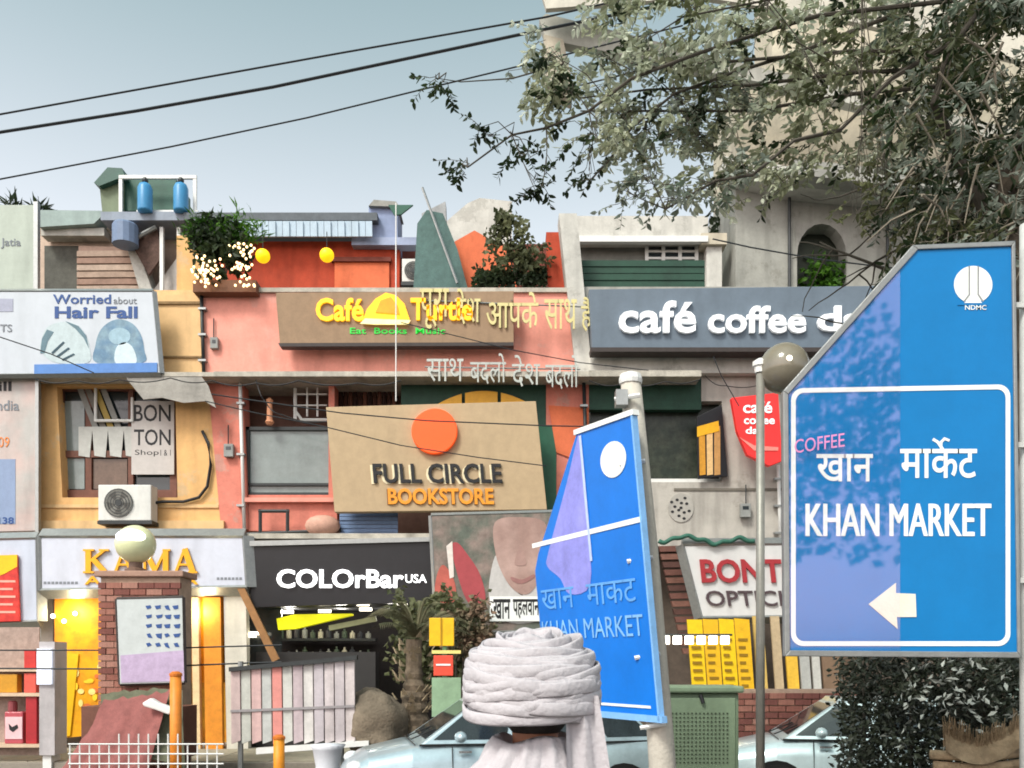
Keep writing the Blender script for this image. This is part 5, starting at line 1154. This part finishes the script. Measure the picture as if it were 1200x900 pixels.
for sx in (1, -1):                                               # four fingers and a thumb on each hand
    root = 11 if sx == 1 else 15; hx = .16*sx
    for k in range(4):
        i = len(J); x = hx + (k-1.5)*.017; L_ = (.055, .065, .06, .045)[k]
        J.append(((x, .335, 1.045), (.009, .009))); J.append(((x - .004*sx, .335+L_*.6, 1.035), (.008, .008))); J.append(((x - .006*sx, .335+L_, 1.01), (.007, .007))); E += [(root, i), (i, i+1), (i+1, i+2)]
    i = len(J); J.append(((hx - .035*sx, .315, 1.05), (.010, .010))); J.append(((hx - .055*sx, .345, 1.05), (.008, .008))); E += [(root, i), (i, i+1)]
bd = skin_body(t, J, E, M('skin_tone', '#8d5f48', .6, .08, 8, 0))
wc = M('white_cotton', '#b5b0b4', .9, .08, 7, .25, streak=.06)
def draped(name, rings, n=48, fold=.012, nf=9, ph=0., m=wc, face_gap=None):
    """cloth as a stack of elliptical rings with folds"""
    b = MB(); v = []
    for i, (cx, cy, z, rx, ry, k) in enumerate(rings):
        for j in range(n):
            a = 2*math.pi*j/n; f_ = 1 + k*(fold/.1)*(.9 - 1.7*abs(math.sin(nf*a*.5 + ph + z*4 + .5*math.sin(3*a))) + .5*math.sin((nf*2+1)*a - z*11 + ph))
            v.append((cx + rx*f_*math.cos(a), cy + ry*f_*math.sin(a), z + (0 if k == 0 else .012*math.sin(3*a + i))))
    f = []
    for i in range(len(rings)-1):
        for j in range(n):
            a = 2*math.pi*(j+.5)/n
            if face_gap and face_gap(i, a): continue
            f.append((i*n+j, i*n+(j+1) % n, (i+1)*n+(j+1) % n, (i+1)*n+j))
    f.append(tuple(range((len(rings)-1)*n, len(rings)*n))); b.add(v, f)
    return part(name, b, m, t, smooth=True)
draped('kurta', [(0, 0, .42, .30, .22, .5), (0, 0, .7, .27, .2, .5), (0, 0, .95, .235, .17, .4), (0, 0, 1.15, .225, .16, .3), (0, 0, 1.34, .235, .155, .2), (0, 0, 1.44, .16, .12, .1), (0, 0, 1.49, .08, .08, 0)])
draped('shawl', [(0, .0, .92, .335, .235, .7), (0, -.01, 1.1, .33, .24, .7), (0, -.01, 1.26, .315, .225, .6), (0, -.01, 1.36, .29, .20, .5), (0, 0, 1.44, .235, .165, .45), (0, 0, 1.49, .175, .14, .4), (0, .0, 1.53, .135, .125, .35)], ph=1.3, nf=7)
draped('neck_cloth', [(0, -.01, 1.30, .33, .22, .8), (0, -.01, 1.38, .30, .20, .8), (0, 0, 1.44, .24, .175, .8), (0, .0, 1.49, .178, .15, .9), (0, .0, 1.54, .148, .138, .9), (0, .005, 1.565, .128, .125, .6), (0, .005, 1.57, .108, .105, .3), (0, .005, 1.52, .09, .09, 0)], n=90, ph=.9, nf=11, fold=.011, face_gap=None)
def turban():
    tb = part('turban', MB().ball((-.01, .01, 1.755), .19, 32, 16, sy=1.0, sz=.62), wc, t, smooth=True)
    for k in range(34):                                            # wound bands, each crossing the last at a slant
        u = k/33; zc = 1.675 + .195*u; sgn = 1 if k % 2 else -1; tilt = sgn*(.034 + .02*math.sin(k*1.7))*(1-.5*u); ph = -math.pi/2 + sgn*.9 + .35*math.sin(k*2.3)
        rr = .200*math.sqrt(max(.0, 1 - (max(0, u-.35)/.67)**2)) + .003*math.sin(k*2.1); n = 56; v = []; f = []; hh = .021 + .004*math.sin(k*3.3)
        for i in range(n):
            a = 2*math.pi*i/n; z = zc + tilt*math.sin(a-ph) + .006*math.sin(3*a+k); r_k = rr + .007*math.sin(a*2+k) ; 
            for q in range(8):
                b_ = 2*math.pi*q/8; wob = 1 + .5*math.sin(9*a + k*2 + q)
                v.append((-.012 + (r_k + .0055*math.cos(b_)*wob)*math.cos(a), .008 + (r_k + .0055*math.cos(b_)*wob)*math.sin(a), z + hh*math.sin(b_)*.9))
        for i in range(n):
            for q in range(8): f.append((i*8+q, ((i+1) % n)*8+q, ((i+1) % n)*8+(q+1) % 8, i*8+(q+1) % 8))
        bb = MB(); bb.add(v, f); part('wound_band', bb, wc, tb, smooth=True)
    tail = MB(); v = []; f = []                                      # loose end hanging behind the ear
    for i in range(12):
        for j in range(7):
            z = 1.70 - .42*i/11; x = .11 + .05*(j-3)/3*(1+.5*i/11) + .03*i/11; y = -.135 - .02*math.cos(j*1.9+i*.2) - .035*i/11; v.append((x, y, z))
    for i in range(11):
        for j in range(6): f.append((i*7+j, i*7+j+1, (i+1)*7+j+1, (i+1)*7+j))
    tail.add(v, f); part('loose_end', tail, wc, tb, smooth=True)
turban()
hr = MB().lathe((0, .0, 1.585), [(.072, 0), (.088, .02), (.104, .06), (.115, .10), (.115, .13)], 24, 1, 1.0)
part('hair', hr, M('grey_hair', '#3c3836', .8, .4, 14, .5), t, smooth=True)
for sx in (-1, 1):
    er = part('ear', MB().ball((sx*.112, .02, 1.645), .034, 12, 8, sx=.45, sy=.8, sz=1.15), M('skin_tone', '#8d5f48'), bd, smooth=True)
for sx in (-1, 1):
    part('eye', MB().ball((sx*.032, .122, 1.665), .013, 8, 6), white_s, bd); part('pupil', MB().ball((sx*.032, .133, 1.665), .006, 8, 6), black_p, bd)
part('nose', MB().ball((0, .135, 1.635), .017, 8, 6, sz=1.5), M('skin_tone', '#8d5f48'), bd, smooth=True)
part('mouth', MB().ball((0, .12, 1.595), .02, 8, 6, sz=.3, sy=.6), M('lip_tone', '#7a3e38', .5), bd, smooth=True)
for sx in (-1, 1): part('shoe', MB().ball((sx*.12, .07, .05), .06, 12, 8, sy=2.1, sz=.8), M('shoe_brown', '#3c2a20', .6), t, smooth=True)

# ------------------------------------------------------------------ the tree overhanging from the right
TR = thing('overhanging_tree', 'large tree with narrow olive leaves filling the upper right corner', 'tree', (4.5, 8.6, 0))
r_ = random.Random(21)
part('trunk', MB().tube([(4.5, 8.6, 0), (4.46, 8.6, 1.5), (4.55, 8.5, 3.2), (4.7, 8.4, 5.0), (4.75, 8.3, 6.4)], .30, 12, .17), bark, TR, smooth=True)
tips = []
def limb(p, d, L, r, depth, out, col):
    pts = [p]; q = Vector(p); d = Vector(d).normalized(); n = 5
    for i in range(n):
        d = (d + Vector((r_.gauss(0, .16), r_.gauss(0, .16), r_.gauss(-.03, .13)))).normalized(); q = q + d*(L/n); pts.append(tuple(q))
    col.tube(pts, r, 6, r*.45)
    if depth == 0:
        out.extend([Vector(a) for a in pts[1:]])
        return
    for k in range(3 if depth > 1 else 4):
        i = r_.randint(2, n); dd = (d + Vector((r_.gauss(0, .7), r_.gauss(0, .7), r_.gauss(-.1, .6)))).normalized()
        limb(pts[i], dd, L*r_.uniform(.55, .8), r*.5, depth-1, out, col)
for k in range(5, 9):
    a = (-2.6, -2.0, -1.5, -.9, -.4, .2, 1.0, 1.8, 2.6)[k]; wd = MB(); out = []
    limb((4.72, 8.35, 5.2 + .18*k), (math.sin(a)*1.0 + (-.35 if k in (1, 2) else 0.1), math.cos(a)*.7, .35 + .25*(k % 3)), 2.1, .085, 3, out, wd)
    br_ = part('branch', wd, twig, TR)
    P = []
    for q in out:
        for _ in range(7): P.append(q + Vector((r_.gauss(0, .15), r_.gauss(0, .15), r_.gauss(-.05, .15))))
    b = MB(); P = [q for q in P if q[0]/q[1]*F + 600 > 1050 + r_.gauss(0, 14)]; leaves(b, P, .085, .2, r_, droop=.7); part('foliage', b, (leaf_o, leaf_d, leaf_p)[k % 3], br_, kind='stuff')
# dense hanging foliage in view behind the sign
P = []; P2_ = []
for k in range(11500):
    x = r_.uniform(1035, 1330); y = r_.uniform(-120, 305) + 0.0
    if x < 1075 + 18*math.sin(y*.05) and r_.random() < .55: continue
    if math.sin(x*.045 + y*.02) + math.sin(y*.06 - x*.03) < -.9: continue
    (P if r_.random() < .55 else P2_).append(W(x, y, 7.2 + r_.random()**.7*2.6))
br_ = part('branch', MB().tube([(4.72, 8.4, 5.6), W(1120, 180, 8.2), W(1095, 120, 7.9), W(1110, 60, 7.8), W(1150, 10, 7.8)], .06, 7, .02), twig, TR)
tw = MB()
for PP, mm, nm in ((P[0::9], leaf_o, 'foliage'), (P[1::9], leaf_p, 'pale_foliage'), (P2_[0::7], leaf_d, 'dark_foliage')):
    b = MB()
    for p in PP: sprig(b, tw, p, (r_.gauss(-.3, .7), r_.gauss(0, .6), r_.gauss(-.3, .5)), r_.uniform(.2, .42), r_.randint(9, 15), .10, r_, .17)
    part(nm, b, mm, br_, kind='stuff')
part('twig', tw, M('twig_pale', '#847c6e', .9, .2, 8), br_, kind='stuff')
for k in range(26):
    x = r_.uniform(1060, 1220); y = r_.uniform(0, 280); L_ = r_.uniform(40, 110); a = r_.uniform(-2.6, -.6); Y = r_.uniform(7.1, 7.9)
    part('twig', MB().tube([W(x, y, Y), W(x + .5*L_*math.cos(a) + r_.gauss(0, 6), y - .5*L_*math.sin(a) - 6, Y+.1), W(x + L_*math.cos(a), y - L_*math.sin(a), Y+.15)], .012, 5, .004), M('twig_pale', '#847c6e', .9, .2, 8), TR)
# sprays reaching left over the roofs
def spray(path, Y, r0, clusters, m, size=.075, nleaf=60, spread=11):
    pts = [W(x, y, Y + .15*math.sin(i*1.3)) for i, (x, y) in enumerate(path)]
    o = part('branch', MB().tube(pts, r0*.7, 6, r0*.25), twig, TR)
    b = MB(); tw = MB()
    for (cx, cy, k, sp) in clusters:
        j = min(range(len(path)), key=lambda q: (path[q][0]-cx)**2 + (path[q][1]-cy)**2)
        a = Vector(pts[j]); c = Vector(W(cx, cy, Y)); tw.tube([a, a.lerp(c, .5) + Vector((r_.gauss(0, .05), r_.gauss(0, .05), .06)), c], .007, 4, .003)
        for _ in range(max(3, int(7*k))):
            p = W(r_.gauss(cx, sp*.8), r_.gauss(cy, sp*.5), Y + r_.gauss(0, .14)); tw.tube([a.lerp(c, r_.uniform(.5, 1)), p], .004, 3, .003)
            sprig(b, tw, p, (r_.gauss(-.3, .8), r_.gauss(0, .6), r_.gauss(-.1, .5)), r_.uniform(.14, .34), r_.randint(7, 13), size, r_, .24)
    part('twig', tw, twig, o, kind='stuff'); part('foliage', b, m, o, kind='stuff')
spray([(1130, 40), (1045, 92), (985, 152), (930, 165), (882, 205), (838, 212), (780, 245)], 8.0, .035, [(835, 215, 1.5, 22), (790, 232, 1.2, 20), (760, 205, 1.3, 22), (880, 200, .6, 14), (735, 225, 1.0, 18)], leaf_p)
spray([(1120, 0), (960, 18), (905, 34), (820, 62), (740, 92), (690, 130), (640, 150), (600, 158), (548, 196)], 8.3, .03, [(600, 165, .55, 10), (575, 158, .35, 8), (548, 192, .3, 7), (560, 150, .25, 6), (535, 196, .25, 6), (622, 185, .7, 10), (640, 205, .8, 12), (628, 225, .7, 11), (690, 200, .8, 13), (700, 160, 1.0, 20), (660, 100, 1.0, 20)], leaf_d, .075)
spray([(1040, 20), (940, 60), (860, 85), (790, 110), (740, 150), (712, 190), (688, 215)], 8.6, .028, [(800, 120, 1.8, 30), (850, 100, 1.6, 28), (760, 150, 1.7, 26), (820, 165, 1.6, 26), (880, 130, 1.4, 26), (730, 120, 1.3, 24), (640, 60, .8, 18), (720, 70, 1.2, 24), (780, 60, 1.0, 26)], leaf_p, .07)
spray([(660, 75), (600, 92), (540, 96), (514, 92)], 8.2, .012, [(510, 90, .4, 7), (520, 96, .25, 6), (640, 70, .4, 10)], leaf_d, .075)
spray([(1010, -20), (900, 0), (800, 20), (760, 45)], 8.0, .018, [(900, 10, 1.3, 26), (1000, 50, 1.3, 24), (960, 90, 1.2, 24), (820, 8, 1.0, 22), (1040, 210, 1.5, 20), (1010, 240, 1.2, 18), (1000, 130, 1.1, 22)], leaf_o, .075)
lg = M('canopy_leaf', '#b4b89c', .6, .35, 2.5, 0, hue2='#8f9476'); lh = M('canopy_leaf_pale', '#d3d8c6', .55, .25, 2.5, 0, hue2='#b3ba9f'); leafify(lg); leafify(lh)
for q, (mm, nm, cnt) in enumerate(((lg, 'foliage', 330), (lh, 'pale_foliage', 260), (leaf_d, 'dark_foliage', 70))):
    o = part('branch', MB().tube([W(1110, 60+q*20, 8.6), W(1000, 60+q*25, 8.6), W(880, 70+q*30, 8.7), W(760, 80+q*25, 8.7), W(680, 100+q*15, 8.7)], .022, 6, .006), twig, TR)
    b = MB(); tw = MB(); c_ = 0
    while c_ < cnt:
        x = r_.uniform(630, 1075); y = r_.uniform(-15, 262)
        lo_ = 30 + 26*math.sin(x*.02) if x < 700 else -15
        hi_ = 120 + (x-640)*.75 if x < 800 else (245 if x < 860 else 215 - (x-860)*.12 + 20*math.sin(x*.07))
        if y < lo_ or y > hi_ or math.sin(x*.06+1)+math.sin(y*.075+x*.02) < -.75: continue
        sprig(b, tw, W(x, y, 8.2 + r_.random()*1.1), (r_.gauss(-.5, .7), r_.gauss(0, .5), r_.gauss(-.15, .4)), r_.uniform(.18, .4), r_.randint(9, 14), .088, r_, .25); c_ += 1
    part(nm, b, mm, o, kind='stuff'); part('twig', tw, twig, o, kind='stuff')
# small tree showing between the grey columns
t, P = plant('background_tree', 'dark green tree showing in gap between column and smoky concrete wall', 845, 335, 26, 78, CY+1.6, 1600, .2, leaf_d, seed=31, cat='tree')
t, P = plant('arch_shrub', 'green shrub filling the arched opening of the concrete block', 963, 330, 28, 50, CY+.25, 900, .17, leaf_g, seed=33)

# ------------------------------------------------------------------ overhead wires
def wire(label, pts, Y0, Y1, r, n=24, sag=.15):
    P = []
    for s_ in range(len(pts)-1):
        for i in range(n + (1 if s_ == len(pts)-2 else 0)):
            u = i/n; x = pts[s_][0] + (pts[s_+1][0]-pts[s_][0])*u; y = pts[s_][1] + (pts[s_+1][1]-pts[s_][1])*u; v_ = (s_+u)/(len(pts)-1)
            P.append(W(x, y, Y0 + (Y1-Y0)*v_))
    solo('overhead_wire', MB().tube(P, r, 5), M('wire_black', '#22262a', .6, .1, 8, 0), label, 'wire', 'overhead wires')
wire('topmost thin wire across the sky', [(-120, 160), (0, 134), (200, 98), (400, 62), (640, 20), (900, -40)], 11, 11, .012)
wire('thick wire just below the topmost one', [(-120, 178), (0, 155), (160, 130), (320, 102), (480, 68), (640, 34), (900, -20)], 11.4, 11.4, .020)
wire('lowest sky wire sloping up above the roof tank', [(-120, 238), (0, 210), (200, 172), (360, 138), (490, 106), (590, 82), (800, 30)], 11, 11, .010)
wire('twin wire passing in front of the bookshop board disc', [(248, 462), (330, 474), (400, 484), (500, 493), (640, 499), (700, 500)], 15.8, 15.8, .012)
wire('sagging wire running under the orange disc', [(240, 470), (300, 484), (380, 500), (470, 522), (560, 536), (640, 546)], 15.7, 15.7, .010)
wire('wire crossing the cafe board down to the grey parapet', [(470, 378), (540, 395), (600, 410), (680, 425), (760, 434)], 15.9, 15.9, .009)
wire('wire slanting over the white hoarding', [(-60, 380), (0, 395), (60, 415), (110, 437)], 15.9, 15.9, .011)
wire('upper of the two level wires before the yellow shopfront', [(-60, 762), (120, 762), (290, 757), (330, 756)], 13.6, 13.6, .012)
wire('lower of the two level wires before the yellow shopfront', [(-60, 783), (120, 784), (290, 777), (330, 776)], 13.6, 13.6, .013)
wire('wire in front of the smoky concrete wall', [(835, 280), (880, 290), (960, 304), (1080, 318)], 14.4, 14.4, .012)
wire('loose wires hanging beside the red plaque', [(836, 418), (845, 440), (858, 462), (866, 476)], 16.2, 16.2, .010)

# ------------------------------------------------------------------ unseen wall and tree, added only for the sign's gloss sheet to mirror
OB2 = thing('added_reflected_wall', 'low lilac wall added behind the viewer to tint the sign sheet reflection', 'wall', (12, -16, 0))
part('wall', MB().box(2, 24, -16.2, -16, 0, 2.1), M('reflected_lilac', '#a88cb4', .85, .15, 2, .2, streak=.25), OB2)
part('coping', MB().box(1.9, 24.1, -16.25, -15.95, 2.1, 2.2), palecon, OB2)
t = thing('added_reflected_tree', 'tall dark tree added behind the viewer to mottle the sign sheet reflection', 'tree', (17.5, -23, 0))
part('trunk', MB().tube([(17.5, -23, 0), (17, -23, 5), (15, -23, 9)], .35, 10, .2), bark, t)
b = MB(); r_ = random.Random(50); P = []
for k in range(3200):
    a = Vector((r_.gauss(0, 1), r_.gauss(0, 1), r_.gauss(0, 1))).normalized()*r_.random()**.4; P.append((12.5 + a.x*6.5, -23.5 + a.y*1.4, 10.4 + a.z*5.0))
leaves(b, P, .4, .35, r_); part('crown', b, leaf_d, t, kind='stuff')
